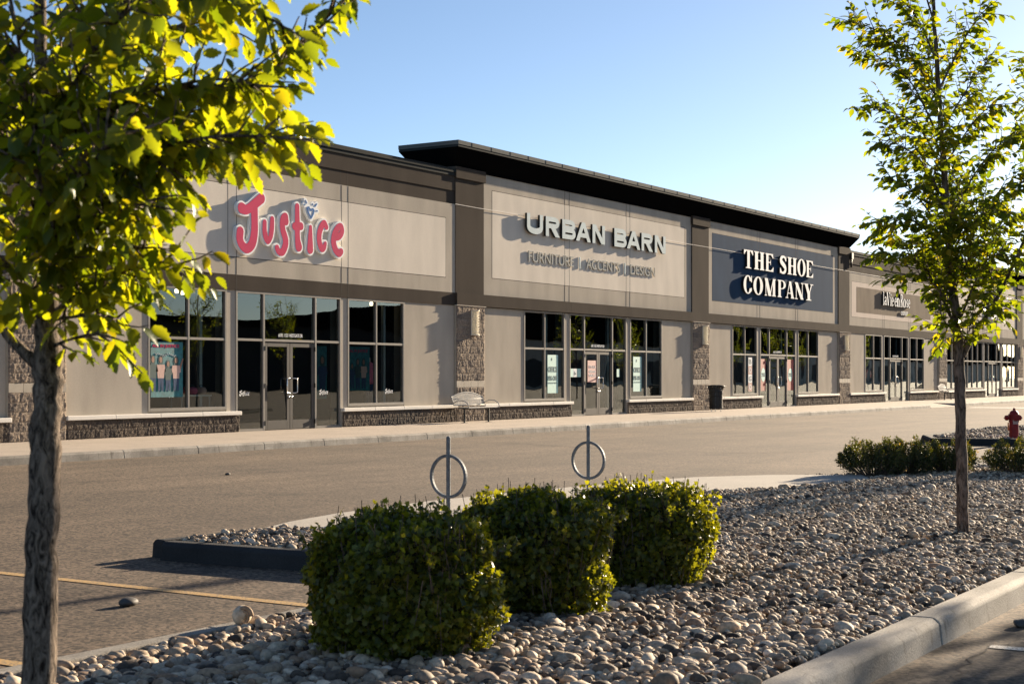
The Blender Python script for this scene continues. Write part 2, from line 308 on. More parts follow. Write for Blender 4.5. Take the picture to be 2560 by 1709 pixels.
def thing(name,label,cat,loc=(0,0,0),group=None,rz=0):
    o=bpy.data.objects.new(name,None); o.empty_display_size=.2; COL.objects.link(o); o.location=loc; o.rotation_euler=(0,0,rz)
    o['label']=label; o['category']=cat
    if group: o['group']=group
    return o
def tag(o,label=None,cat=None,group=None,kind=None):
    if label: o['label']=label
    if cat: o['category']=cat
    if group: o['group']=group
    if kind: o['kind']=kind
    return o
def struct(o): o['kind']='structure'; return o
def dup(root,loc,label,rz=None,group=None):
    r=root.copy(); COL.objects.link(r); r.location=loc; r['label']=label
    if rz is not None: r.rotation_euler=(0,0,rz)
    for ch in list(root.children):
        c=ch.copy(); COL.objects.link(c); c.parent=r
        for g in ch.children:
            d=g.copy(); COL.objects.link(d); d.parent=c
    return r
def npmesh(name,V,F,m,parent=None,smooth=True,local=True):
    """V (n,3), F (k,3|4) numpy -> object"""
    V=np.asarray(V,dtype=np.float32)
    if parent is not None and local: V=V-np.array(root_of(parent).location,dtype=np.float32)
    F=np.asarray(F,dtype=np.int32); k=F.shape[1]
    me=bpy.data.meshes.new(name); me.vertices.add(len(V)); me.vertices.foreach_set('co',V.ravel())
    me.loops.add(F.size); me.loops.foreach_set('vertex_index',F.ravel()); me.polygons.add(len(F))
    me.polygons.foreach_set('loop_start',np.arange(0,F.size,k,dtype=np.int32))
    try: me.polygons.foreach_set('loop_total',np.full(len(F),k,dtype=np.int32))
    except Exception: pass
    me.update(calc_edges=True); me.validate()
    return finish(name,me,m,parent,smooth)

# ---------- glyphs: signed distance -> outline -> extruded solid
def contour(f,x0,x1,z0,z1,h):
    xs=np.arange(x0-h*.371,x1+h,h); zs=np.arange(z0-h*.293,z1+h,h); X,Z=np.meshgrid(xs,zs,indexing='ij'); A=f(X,Z)
    A=np.where(np.abs(A)<1e-9,1e-9,A); seg={}
    def pt(i,j,k,l_):
        a,b=A[i,j],A[k,l_]; t=a/(a-b); return (xs[i]+(xs[k]-xs[i])*t, zs[j]+(zs[l_]-zs[j])*t)
    P={}
    def key(i,j,k,l_):
        q=(i,j,k,l_) if (i,j)<(k,l_) else (k,l_,i,j)
        if q not in P: P[q]=pt(*q)
        return q
    ins=A<0
    cells=np.argwhere((ins[:-1,:-1]|ins[1:,:-1]|ins[:-1,1:]|ins[1:,1:])&~(ins[:-1,:-1]&ins[1:,:-1]&ins[:-1,1:]&ins[1:,1:]))
    for i,j in cells:
        c=[(i,j),(i+1,j),(i+1,j+1),(i,j+1)]; s=[bool(ins[q]) for q in c]
        ent=[];ext=[]
        for k in range(4):
            a,b=c[k],c[(k+1)%4]
            if s[k] and not s[(k+1)%4]: ext.append(key(*a,*b))
            if not s[k] and s[(k+1)%4]: ent.append(key(*a,*b))
        if len(ext)==1: seg[ext[0]]=ent[0]
        elif len(ext)==2:
            seg[ext[0]]=ent[0]; seg[ext[1]]=ent[1]
    loops=[]
    while seg:
        st=next(iter(seg)); cur=st; lp=[]
        while cur in seg:
            lp.append(P[cur]); cur=seg.pop(cur)
        q=[lp[0]]
        for p in lp[1:]:
            if abs(p[0]-q[-1][0])+abs(p[1]-q[-1][1])>h*.12: q.append(p)
        if len(q)>3: loops.append(q)
    return loops
def simplify(lp,eps):
    out=[lp[0]]
    P=np.array(lp); keep=[0]; i=0; n=len(P)
    while i<n-1:
        j=i+1
        while j+1<n:
            a=P[i];b=P[j+1]; d=b-a; L=np.hypot(*d)+1e-9
            q=P[i+1:j+1]-a
            if np.max(np.abs(q[:,0]*d[1]-q[:,1]*d[0])/L)>eps: break
            j+=1
        keep.append(j); i=j
    return [lp[k] for k in keep if k<n]
def solid(name,loops,y0,y1,m,parent):
    """outline loops in xz -> closed solid between y0 (front) and y1, holes by even-odd"""
    from mathutils.geometry import delaunay_2d_cdt
    vs=[];es=[]
    for lp in loops:
        if len(lp)<3: continue
        o=len(vs); vs+=[Vector((float(x),float(z))) for x,z in lp]; n=len(lp); es+=[(o+i,o+(i+1)%n) for i in range(n)]
    V2,E2,F2,_,oe,_=delaunay_2d_cdt(vs,es,[],0,1e-5)
    P=np.array([v[:] for v in V2]); T=np.array([f for f in F2 if len(f)==3]); c=P[T].mean(1)
    ins=np.zeros(len(T),bool)
    for lp in loops:
        if len(lp)>=3: ins^=inside(c,lp)
    T=T[ins]; k=len(P); off=np.array(root_of(parent).location if parent else (0,0,0))
    V=np.zeros((2*k,3)); V[:k,0]=V[k:,0]=P[:,0]; V[:k,2]=V[k:,2]=P[:,1]; V[:k,1]=min(y0,y1); V[k:,1]=max(y0,y1); V-=off
    A=P[T]; ccw=((A[:,1,0]-A[:,0,0])*(A[:,2,1]-A[:,0,1])-(A[:,1,1]-A[:,0,1])*(A[:,2,0]-A[:,0,0]))>0
    T=np.where(ccw[:,None],T,T[:,::-1]); F=[tuple(map(int,t)) for t in T]+[tuple(int(i)+k for i in t[::-1]) for t in T]
    cnt={}
    for t in T:
        for a_,b_ in ((t[0],t[1]),(t[1],t[2]),(t[2],t[0])): cnt[(int(a_),int(b_))]=1
    for (a_,b_) in cnt:
        if (b_,a_) not in cnt: F.append((b_,a_,a_+k,b_+k))
    me=bpy.data.meshes.new(name); me.from_pydata(V.tolist(),[],F); me.update()
    return finish(name,me,m,parent)
def inside(P,poly):
    x,y=P[:,0],P[:,1]; c=np.zeros(len(P),bool); n=len(poly)
    for i in range(n):
        x0,y0=poly[i]; x1,y1=poly[(i+1)%n]
        k=((y0>y)!=(y1>y))&(x<(x1-x0)*(y-y0)/(y1-y0+1e-12)+x0); c^=k
    return c
def curve_solid(name,cu,ym,m,parent,T=None):
    ob=bpy.data.objects.new('tmp',cu); me=bpy.data.meshes.new_from_object(ob)
    bpy.data.objects.remove(ob); bpy.data.curves.remove(cu)
    n=len(me.vertices); co=np.empty(n*3,dtype=np.float32); me.vertices.foreach_get('co',co); co=co.reshape(-1,3)
    q=np.empty_like(co); x,z,e=co[:,0].copy(),co[:,1].copy(),co[:,2].copy()
    if T: x,z=T(x,z)
    off=np.array(root_of(parent).location if parent else (0,0,0))
    q[:,0]=x-off[0]; q[:,1]=ym-e-off[1]; q[:,2]=z-off[2]
    me.vertices.foreach_set('co',q.ravel()); me.polygons.foreach_set('use_smooth',[False]*len(me.polygons)); me.update(); me.name=name; me.materials.clear()
    return finish(name,me,m,parent)
def text(name,s,x0,x1,z0,z1,y,m,parent,thick=.004,bold=0,flipx=False):
    cu=bpy.data.curves.new('tmp','FONT'); cu.body=s; cu.extrude=thick/2; cu.size=1; cu.offset=bold; cu.align_x='LEFT'; cu.space_line=.95
    def T(x,z):
        a,b,c,d=x.min(),x.max(),z.min(),z.max()
        u=(x-a)/(b-a); 
        if flipx: u=1-u
        return x0+u*(x1-x0), z0+(z-c)/(d-c)*(z1-z0)
    return curve_solid(name,cu,y,m,parent,T)
def sd_stroke(pts):
    pts=[p if len(p)==3 else (*p,.1) for p in pts]
    def f(X,Z):
        out=np.full(X.shape,9.)
        for (ax,az,ar),(bx,bz,br) in zip(pts[:-1],pts[1:]):
            dx,dz=bx-ax,bz-az; L=dx*dx+dz*dz+1e-9; t=np.clip(((X-ax)*dx+(Z-az)*dz)/L,0,1)
            out=np.minimum(out,np.hypot(X-ax-t*dx,Z-az-t*dz)-(ar+(br-ar)*t))
        return out
    return f
def sd_box(x0,x1,z0,z1): return lambda X,Z: np.maximum(np.abs(X-(x0+x1)/2)-(x1-x0)/2,np.abs(Z-(z0+z1)/2)-(z1-z0)/2)
def sd_diag(x0,z0,x1,z1,hw,a=None,b=None):
    L=math.hypot(x1-x0,z1-z0); nx,nz=(z1-z0)/L,-(x1-x0)/L; a=min(z0,z1) if a is None else a; b=max(z0,z1) if b is None else b
    return lambda X,Z: np.maximum(np.abs((X-x0)*nx+(Z-z0)*nz)-hw,np.maximum(a-Z,Z-b))
def sd_ring(cx,cz,a,b,ta,tb):
    return lambda X,Z: np.maximum((np.hypot((X-cx)/a,(Z-cz)/b)-1)*min(a,b),-(np.hypot((X-cx)/(a-ta),(Z-cz)/(b-tb))-1)*min(a-ta,b-tb))
def U(*fs): return lambda X,Z: np.minimum.reduce([f(X,Z) for f in fs])
def INT(f,g): return lambda X,Z: np.maximum(f(X,Z),g(X,Z))
def SUB(f,g): return lambda X,Z: np.maximum(f(X,Z),-g(X,Z))
def spl(pts,n=5):
    """catmull-rom through points of any dimension"""
    P=[np.array(p,float) for p in pts]; P=[2*P[0]-P[1]]+P+[2*P[-1]-P[-2]]; o=[]
    for i in range(1,len(P)-2):
        for k in range(n):
            t=k/n; a,b,c,d=P[i-1],P[i],P[i+1],P[i+2]
            o.append(.5*((2*b)+(-a+c)*t+(2*a-5*b+4*c-d)*t*t+(-a+3*b-3*c+d)*t**3))
    o.append(P[-2]); return [tuple(q) for q in o]

# ================================================================== GROUND
ZR=-.15
g=MB(); g.add([(-900,-900,ZR),(1200,-900,ZR),(1200,1200,ZR),(-900,1200,ZR)],[(0,1,2,3)])
struct(g.build('road',M['asphalt']))
g=MB(); g.box(-30,68.6,20.66,D+.1,ZR-.05,0); g.box(73.5,150,20.66,D+.1,ZR-.05,0)
g.add([(68.6,21.9,-.001),(73.5,21.9,-.001),(73.5,D+.1,-.001),(68.6,D+.1,-.001),(68.6,20.45,ZR+.006),(73.5,20.45,ZR+.006)],[(0,1,2,3),(4,5,1,0)])
struct(g.build('pavement',M['walk']))

def kerb(path,wd=.15,side=1,seg=3.0,h0=ZR-.05,h1=0.0,gap=.012,drop=None):
    """kerb stones along an xy path; the road lies on the 'outer' side (right of the path when side=1)"""
    b=MB(); P=[Vector((x,y,0)) for x,y in path]
    for a,c in zip(P[:-1],P[1:]):
        L=(c-a).length; t=(c-a)/L; n=Vector((t.y,-t.x,0))*side; k=max(1,round(L/seg)); 
        for i in range(k):
            s0=a+t*(L*i/k+gap/2); s1=a+t*(L*(i+1)/k-gap/2)
            prof=[(-wd/2,h0),(-wd/2,h1),(wd/2-.035,h1),(wd/2,h1-.03),(wd/2+.02,h0)]
            v=[(s+n*u)+Vector((0,0,z)) for s in (s0,s1) for u,z in prof]; m_=len(prof)
            b.add(v,[tuple(range(m_)),tuple(range(m_,2*m_))[::-1]]+[(j,m_+j,m_+(j+1)%m_,(j+1)%m_) for j in range(m_)])
    return b
struct(kerb([(-30,20.58),(68.5,20.58)],.16,1,1.9).build('kerb',M['kerb'],bev=.008))
struct(kerb([(73.6,20.58),(150,20.58)],.16,1,1.9).build('kerb',M['kerb'],bev=.008))
struct(kerb([(-12,2.53),(40,2.53)],.17,1,2.3).build('kerb',M['kerb'],bev=.012,segs=3))
struct(kerb([(-12,5.67),(8.95,5.67)],.15,-1,3).build('kerb',M['kerb'],bev=.01))
struct(kerb([(9.1,5.75),(8.87,8.95)],.15,-1,3.2).build('kerb',M['kerb_shade'],bev=.01))
struct(kerb([(8.9,9.08),(10.15,8.93)],.15,-1,3.2).build('kerb',M['kerb_shade'],bev=.01))
# bed soil
bedpoly=[(-12,2.6),(40,2.6),(40,6.3),(23.5,7.2),(20.3,7.0),(18.4,8.75),(10.1,8.9),(8.95,9.0),(9.1,5.65),(-12,5.65)]
g=MB(); g.prism(bedpoly,ZR-.05,-.045); struct(g.build('planting_bed',M['soil']))
# concrete pad of the bicycle parking
pad=[(10.12,9.02),(10.7,9.22),(11.6,9.38),(13.3,9.45),(15.2,9.28),(17,8.98),(18.3,8.66),(19.3,7.95),(19.95,6.9),(18.9,6.38),(17.2,6.97),(15.7,7.48),(13,7.95),(10.25,8.45)]
g=MB(); g.prism(pad,ZR-.04,-.006); struct(g.build('footpath',M['pad'],bev=.012))
# far island with the hydrant
isl=[(32.3,9.6),(33.2,7.2),(44,5.6),(46,9.1),(40,10.6),(34,10.3)]
g=MB(); g.prism(isl,ZR-.05,-.02); struct(g.build('planting_bed',M['soil']))
struct(kerb(isl+[isl[0]],.15,1,2.4).build('kerb',M['kerb_shade'],bev=.01))
# painted lines
def line(name,poly,m): 
    b=MB(); b.add([(x,y,ZR+.004) for x,y in poly],[tuple(range(len(poly)))]); return struct(b.build(name,m))
for x,y0,y1 in ((7.57,5.85,10.2),(5.22,5.85,10.2),(2.87,5.85,10.2),(.5,5.85,10.2)): line('parking_line',[(x-.05,y0),(x+.05,y0),(x+.05,y1),(x-.05,y1)],M['yellow'])
for x in (8.45,11.0,13.6): line('parking_line',[(x-.05,-2.6),(x+.05,-2.6),(x+.05,2.2),(x-.05,2.2)],M['pwhite'])
line('road_marking',[(70,19.4),(72,19.4),(72.6,12),(70.6,12)],M['pwhite'])

def crack(pts,w,seed):
    rs=np.random.default_rng(seed); P=spl(pts,8); L=[];Rr=[]
    for i,p in enumerate(P):
        q=np.array(P[min(i+1,len(P)-1)])-np.array(P[max(i-1,0)]); q/=np.linalg.norm(q); nn=np.array([-q[1],q[0]]); c=np.array(p)+nn*rs.normal(0,.035); ww=w*rs.uniform(.5,1.4)*(.3 if i in (0,len(P)-1) else 1)
        L.append(c+nn*ww); Rr.append(c-nn*ww)
    b=MB(); k=len(L); b.add([(x,y,ZR+.004) for x,y in L]+[(x,y,ZR+.004) for x,y in Rr],[(i,k+i,k+i+1,i+1) for i in range(k-1)]); return struct(b.build('road_crack',M['joint']))
crack([gr(900,1113,ZR),gr(1060,1104,ZR),gr(1250,1106,ZR),gr(1400,1115,ZR),gr(1560,1122,ZR)],.022,1)
crack([gr(150,1215,ZR),gr(420,1190,ZR),gr(700,1180,ZR),gr(930,1172,ZR)],.012,2)
crack([gr(1600,1124,ZR),gr(1850,1132,ZR),gr(2050,1128,ZR)],.018,3)
crack([gr(2390,1709,ZR),gr(2430,1640,ZR),gr(2540,1590,ZR)],.005,5)

# ================================================================== BUILDING
B=thing('retail_building','long low taupe and brown stucco retail building with stone plinths and a row of shopfronts','building',(36,D,0))
YB=D+.35
def bx(name,m,*a,bev=0,parent=None,label=None):
    b=MB()
    for q in a: b.box(*q)
    o=b.build(name,M[m],parent or B,bev=bev)
    if label: o['label']=label
    return o
def splitwall(name,x0,x1,z0,z1,y,parent,m='split'):
    hx=.022; nx=int((x1-x0)/hx)+1; nz=int(round((z1-z0)/.02))+1
    xs=np.linspace(x0,x1,nx); zs=np.linspace(z0,z1,nz); X,Z=np.meshgrid(xs,zs,indexing='ij')
    n=RNG.normal(0,1,(nx,nz)); n2=RNG.normal(0,1,(nx//2+2,nz//4+2)); n2=np.repeat(np.repeat(n2,2,0),4,1)[:nx,:nz]
    k=np.array([.25,.5,.25]); 
    for ax in (0,1): n2=np.apply_along_axis(lambda a:np.convolve(a,k,'same'),ax,n2)
    dsp=.0034*n2+.0042*n
    row=np.floor(Z/.2+1e-6); fz_=(Z/.2)%1*.2; bxn=((X+np.where(row%2==0,0,.2))/.4)%1*.4
    j=np.minimum(np.minimum(fz_,.2-fz_),np.minimum(bxn,.4-bxn)); blk=RNG.normal(0,.0025,(400,400))[(row.astype(int)%400),(np.floor((X+np.where(row%2==0,0,.2))/.4).astype(int)%400)]
    dsp=dsp+blk; dsp=np.where(j<.011,-.011,dsp); dsp[0,:]=-.04; dsp[-1,:]=-.04
    V=np.stack([X,y-dsp,Z],-1).reshape(-1,3); i,jj=np.meshgrid(np.arange(nx-1),np.arange(nz-1),indexing='ij'); a=(i*nz+jj).ravel()
    F=np.stack([a,a+nz,a+nz+1,a+1],-1); return npmesh(name,V,F,M[m],parent,smooth=False)

def pane(name,x0,x1,z0,z1,y,parent):
    b=MB(); b.add([(x0,y,z0),(x1,y,z0),(x1,y,z1),(x0,y,z1)],[(0,1,2,3)]); return b.build(name,M['glass'],parent)
def window(x0,x1,z0,z1,muls,rail=2.21,y=D-.02):
    w_=.055; b=MB(); y1=y+.11
    b.box(x0,x0+w_,y,y1,z0,z1); b.box(x1-w_,x1,y,y1,z0,z1); b.box(x0+w_,x1-w_,y,y1,z1-w_,z1); b.box(x0+w_,x1-w_,y,y1,z0,z0+w_+.02)
    es=[x0+w_]+[q for m_ in muls for q in (m_-.025,m_+.025)]+[x1-w_]
    for m_ in muls: b.box(m_-.025,m_+.025,y+.003,y1,z0+w_+.02,z1-w_)
    for a,c in zip(es[::2],es[1::2]): b.box(a,c,y+.006,y1,rail-.03,rail+.03)
    f=b.build('window',M['alu'],B,bev=.003,segs=1)
    pane('pane',x0+w_,x1-w_,z0+w_+.02,z1-w_,y+.055,f); return f
def doorbay(x0,x1,d0,d1,y=D-.02):
    """sidelights, transoms and a pair of doors"""
    z1=3.40; w_=.055; b=MB(); y1=y+.11; dh=2.17
    for a in (x0,x1-w_): b.box(a,a+w_,y,y1,.0,z1)
    for a in (d0-.03,d1-.03): b.box(a,a+.06,y+.002,y1,0,z1-w_)
    b.box(x0+w_,x1-w_,y,y1,z1-w_,z1)
    for a,c in ((x0+w_,d0-.03),(d0+.03,d1-.03),(d1+.03,x1-w_)): b.box(a,c,y+.006,y1,2.19,2.25)
    for a,c in ((x0+w_,d0-.03),(d1+.03,x1-w_)): b.box(a,c,y+.004,y1,.0,.06)
    f=b.build('shopfront_frame',M['alu'],B,bev=.003,segs=1)
    for a,c in ((x0+w_,d0-.03),(d1+.03,x1-w_)): pane('pane',a,c,.06,2.19,y+.055,f)
    for a,c in ((x0+w_,d0-.03),(d0+.03,d1-.03),(d1+.03,x1-w_)): pane('pane',a,c,2.25,z1-w_,y+.055,f)
    mid=(d0+d1)/2
    for sgn,a,c in ((-1,d0+.035,mid-.006),(1,mid+.006,d1-.035)):
        b=MB(); s=.105; yy=y+.025; y2=yy+.045
        b.box(a,a+s,yy,y2,.01,dh); b.box(c-s,c,yy,y2,.01,dh); b.box(a+s,c-s,yy,y2,dh-s,dh); b.box(a+s,c-s,yy,y2,.01,.24)
        dr=b.build('door',M['alud'],B,bev=.004,segs=1)
        pane('pane',a+s,c-s,.24,dh-s,yy+.02,dr)
        hx=(c-.05) if sgn<0 else (a+.05); h=MB(); ox=-.14 if sgn<0 else .14
        pts=[(hx,yy,1.28),(hx,yy-.06,1.28),(hx+ox*.2,yy-.075,1.285),(hx+ox,yy-.08,1.27),(hx+ox,yy-.08,.93),(hx+ox*.2,yy-.075,.915),(hx,yy-.06,.92),(hx,yy,.92)]
        h.tube(pts,.0125,8); h.build('handle',M['chrome'],dr,smooth=True)
        k=MB(); k.lathe([(.001,0),(.022,.0),(.022,.03),(.001,.03)],0,0,12)
        k.v=[(hx+x,yy-.002-z,.82+yq) for x,yq,z in k.v]; k.build('lock',M['chrome'],dr,smooth=True)
        e=a-.012 if sgn<0 else c-.012
        for z in (.18,1.1,2.02): hg=MB(); hg.box(e,e+.024,y-.022,y+.022,z-.055,z+.055); hg.build('hinge',M['black'],dr)
    return f
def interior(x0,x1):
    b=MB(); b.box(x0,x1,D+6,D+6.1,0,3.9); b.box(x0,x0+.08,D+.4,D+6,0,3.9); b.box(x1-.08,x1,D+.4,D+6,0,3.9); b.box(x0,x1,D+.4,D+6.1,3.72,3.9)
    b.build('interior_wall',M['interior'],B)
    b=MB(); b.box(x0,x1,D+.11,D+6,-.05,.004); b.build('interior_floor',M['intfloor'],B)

def unit(cx,yb,yf,posts=True,full=False):
    """ground-floor of one shop: centre cx, front of the brown band yb, stucco wall front yf"""
    W=[(cx-4.85,cx-2.32,[cx-3.58]),(cx+2.28,cx+4.80,[cx+3.53])]; b0,b1=cx-2.0,cx+2.0; d0,d1=cx-1.0,cx+.97
    L=cx-7.25 if cx>20 else cx-7.0; Rr=cx+7.25
    plx=[(L+.02,b0+.06),(b1-.0,Rr)]
    if full: W=[(cx-10.15,cx-2.3,[cx-9,cx-7.9,cx-6.8,cx-5.7,cx-4.65,cx-3.5]),(cx+2.35,cx+6.05,[cx+3.7,cx+4.85])]; L=cx-10.2; Rr=cx+6.1; plx=[(L,b0+.06),(b1,Rr)]
    piers=[(L,W[0][0]),(W[0][1],b0),(b1,W[1][0]),(W[1][1],Rr)]
    for a,c in piers:
        if c-a>.02: bx('wall','taupe',(a,c,yf,YB,.50,3.40))
    for (a,c,m_) in W:
        window(a,c,.54,3.40,m_); bx('sill_block','taupe',(a,c,yf+.02,YB,.50,.54))
    doorbay(b0,b1,d0,d1)
    for a,c in plx:
        bx('plinth_core','smooth',(a,c,D-.055,YB,0,.40)); splitwall('stone_plinth',a,c,0,.40,D-.085,B,'splitd')
        n=max(1,round((c-a)/1.22)); b=MB()
        for i in range(n): b.box(a-.02+(c-a+.04)*i/n+.003,a-.02+(c-a+.04)*(i+1)/n-.003,D-.14,D+.02,.405,.50)
        b.build('plinth_cap',M['cap'],B,bev=.012)
    interior(L+.1,Rr-.1)
    if posts:
        for q in (cx-2.75,cx+1.45,cx+4.45): bx('interior_post','post',(q,q+.09,D+.45,D+.54,0.01,3.7))

def field(x0,x1,z0,z1,y,joints,panel=None,pm='light',col='taupe',yb=None):
    bx('wall',col,(x0,x1,y,YB,z0,z1))
    if panel:
        px0,px1,pz0,pz1=panel
        bx('panel_joint','joint',(px0-.018,px1+.018,y-.0015,y+.01,pz0-.018,pz1+.018))
        o=bx('sign_panel',pm,(px0,px1,y-.003,y+.01,pz0,pz1))
    for j in joints: bx('control_joint','joint',(j-.008,j+.008,y-.0045,y+.0,z0+.01,z1-.01))
YT=D-.095    # front of the tower band
def pillar(x0,x1,tower=True,top=7.10):
    bx('pillar_core','smooth',(x0,x1,D-.06,YB,0,3.40))
    o=splitwall('stone_pillar',x0,x1,0,1.0,D-.09,B); o=splitwall('stone_pillar',x0,x1,1.2,3.40,D-.09,B)
    b=MB(); n=4
    for i in range(n): b.box(x0+(x1-x0)*i/n+.004,x0+(x1-x0)*(i+1)/n-.004,D-.085,D-.055,1.004,1.196)
    b.build('smooth_course',M['smooth'],B,bev=.004)
    bx('ledge','light',(x0-.03,x1+.03,D-.115,D,3.40,3.415))

BANDZ=(3.415,3.77)
def wing(x0,x1,joints,panel,pm='light',extra=None,ends=(0,0)):
    yb=D-.03; bx('belt_course','dark',(x0,x1,yb,YB,3.40,3.77))
    field(x0,x1,3.77,6.35,D-.028,joints,panel,pm)
    bx('frieze','dark',(x0,x1,D,YB,6.35,6.74)); bx('cornice','dark',(x0,x1,D-.028,YB,6.74,7.17))
    bx('parapet_trim','flashd',(x0,x1,D-.06,YB,7.17,7.27)); bx('parapet_flashing','flashd',(x0,x1,D-.085,YB+.1,7.27,7.38))
    for j in joints: bx('control_joint','joint',(j-.008,j+.008,yb-.0015,yb+.01,3.41,3.765)); bx('control_joint','joint',(j-.008,j+.008,D-.0015,D+.01,6.36,6.73))

def tower(x0,x1,pill,fields):
    """pill: [(x0,x1)], fields: [(x0,x1,joints,panel,material)]"""
    bx('belt_course','dark',(x0,x1,YT-.01,YB,3.415,3.77))
    for a,c in pill:
        bx('pilaster','dark',(a,c,D-.045,YB,3.77,7.12)); bx('capital','dark',(a-.04,c+.04,D-.10,YB,7.12,7.46),bev=.006)
    for a,c,j,p,m_ in fields:
        field(a,c,3.77,7.46,D,j,p,m_)
        for q in j: bx('control_joint','joint',(q-.008,q+.008,YT-.0115,YT,3.42,3.765))
    # flared canopy
    o=.4; X0,X1=x0-.36,x1+.42; bz=7.46; tz=7.97; yb_=D+1.4; yt0=D-.4; yt1=D+1.75
    b=MB(); b.add([(x0,D-.01,bz),(x1,D-.01,bz),(x1,yb_,bz),(x0,yb_,bz),(X0,yt0+.02,tz),(X1,yt0+.02,tz),(X1,yt1,tz),(X0,yt1,tz)],
       [(0,3,2,1),(4,5,6,7),(0,1,5,4),(1,2,6,5),(2,3,7,6),(3,0,4,7)])
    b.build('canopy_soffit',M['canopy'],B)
    bx('canopy_trim','flashd',(X0,X1,yt0+.012,yt1,tz,tz+.07))
    cap=bx('canopy_flashing','flash',(X0-.01,X1+.01,yt0,yt1+.01,tz+.07,tz+.19))
    b=MB(); q=X0+.7
    while q<X1: b.box(q-.008,q+.008,yt0-.006,yt0+.05,tz+.075,tz+.187); q+=1.05
    b.build('seam',M['flashd'],cap)
    bx('soffit_fascia_strip','canopy',(x0,x1,D-.03,D+.02,7.40,7.46))  # thin dark fascia strip below the soffit

def jts(cx): return [cx-2.30,cx-2.0,cx+2.0,cx+2.28]
CJ,CU,CS,CL,CV=28.85,44.82,60.8,76.86,96.05
unit(12.9,0,D+0); unit(CJ,0,D)
unit(CU,0,D); unit(CS,0,D); unit(CL,0,D); unit(CV,0,D,full=True)
pillar(4.1,5.6); pillar(20.12,21.62); pillar(36.12,37.62); pillar(52.12,53.62); pillar(68.15,69.66); pillar(84.3,85.82); pillar(102.1,103.6)
wing(4.0,20.12,jts(12.9),(6.5,19.3,4.2,5.91)); bx('pilaster','dark',(20.12,21.62,D-.045,YB,3.415,7.12)); bx('capital','dark',(20.08,21.66,D-.1,YB,7.12,7.40))
wing(21.62,36.12,jts(CJ),(22.05,35.63,4.20,5.91))
tower(36.12,69.68,[(36.12,37.62),(52.12,53.62),(68.15,69.64)],[(37.62,52.12,jts(CU),(38.15,51.50,4.31,6.95),'light'),(53.62,68.15,jts(CS),(54.03,67.49,4.30,6.95),'blue')])
wing(69.68,84.3,jts(CL),(69.98,83.51,4.20,5.90),'beige')
bx('sign_panel','umber',(70.64,82.79,D-.033,D-.02,4.43,5.67),label='brown textured panel inside the pale frame')
tower(84.3,118,[(84.3,85.82),(102.1,103.6)],[(85.82,102.1,jts(CV),(87.2,101.5,4.31,6.95),'light'),(103.6,118,[],None,'light')])
bx('wall','taupe',(103.6,118,D+.01,YB,0,3.415)); bx('wall','taupe',(-6,4.1,D,YB,0,7.3))
bx('roof_deck','roof',(-6,118,YB,D+32,6.55,6.7)); bx('rear_wall','taupe',(-6,118,D+32,D+32.3,0,7.1)); bx('end_wall','taupe',(-6.3,-6,D,D+32.3,0,7.1),(118,118.3,D,D+32.3,0,7.1))
bx('tower_back','dark',(36.14,69.6,YB,D+1.3,6.6,7.46),(84.35,118,YB,D+1.3,6.6,7.46))
bx('rainwater_head','black',(69.62,69.86,D-.18,D-.02,6.95,7.25)); 
b=MB(); b.tube([(69.74,D-.1,7.0),(69.74,D-.1,6.55)],.05,10); b.build('downpipe',M['black'],B,smooth=True)
# ceiling spots inside the first shop
b=MB()
for x,y in ((31.9,D+.8),(33.2,D+.8),(25.7,D+.8),(26.3,D+1.2)): b.lathe([(.001,3.3),(.04,3.3),(.05,3.38),(.02,3.4)],x,y,10)
b.build('ceiling_spot',M['lamp'],B)

# ================================================================== SIGNS
zc=.13623
def jp(u,v): px=560+u*zc; py=460+v*zc; return (fx(px,D-.13),fz(px,py,D-.13))
def jstroke(pts,sm=True):
    q=[(*jp(u,v),r) for u,v,r in pts]; return sd_stroke(spl(q,5) if sm else q)
JL=[('J',[[(325,440,.135),(420,470,.115),(560,370,.12),(685,265,.13)],[(555,400,.12),(562,650,.115),(560,880,.12),(520,1090,.125),(430,1185,.115),(340,1130,.11),(290,1010,.115),(298,870,.12)]]),
 ('u',[[(748,700,.07),(745,850,.078),(770,980,.085),(812,1060,.06),(858,960,.075),(880,800,.08),(885,640,.07)]]),
 ('s',[[(1140,690,.095),(1130,590,.085),(1085,620,.085),(1070,720,.09),(1085,860,.095),(1128,1000,.10),(1128,1120,.10),(1075,1245,.095),(1005,1240,.08),(975,1170,.08)]]),
 ('t',[[(1345,410,.08),(1347,700,.09),(1350,1000,.095),(1372,1150,.125)],[(1300,775,.10),(1412,775,.10)]]),
 ('i',[[(1590,790,.055),(1585,950,.085),(1582,1200,.115)]]),
 ('c',[[(1880,790,.075),(1840,715,.08),(1790,780,.09),(1752,900,.09),(1750,1050,.09),(1790,1180,.09),(1835,1170,.08),(1862,1090,.055)]]),
 ('e',[[(2030,990,.07),(2110,965,.09),(2165,880,.085),(2150,780,.085),(2090,800,.09),(2030,920,.10),(2010,1060,.10),(2045,1200,.10),(2110,1270,.10),(2150,1240,.09)]])]
def justice(root,scale=1,org=None):
    pass
S1=thing('shop_sign','pink bubble-letter Justice sign with white outlines and a small heart over the i','sign',(28.9,D-.03,5.0),'shop signs on the facade')
LOOPS={}
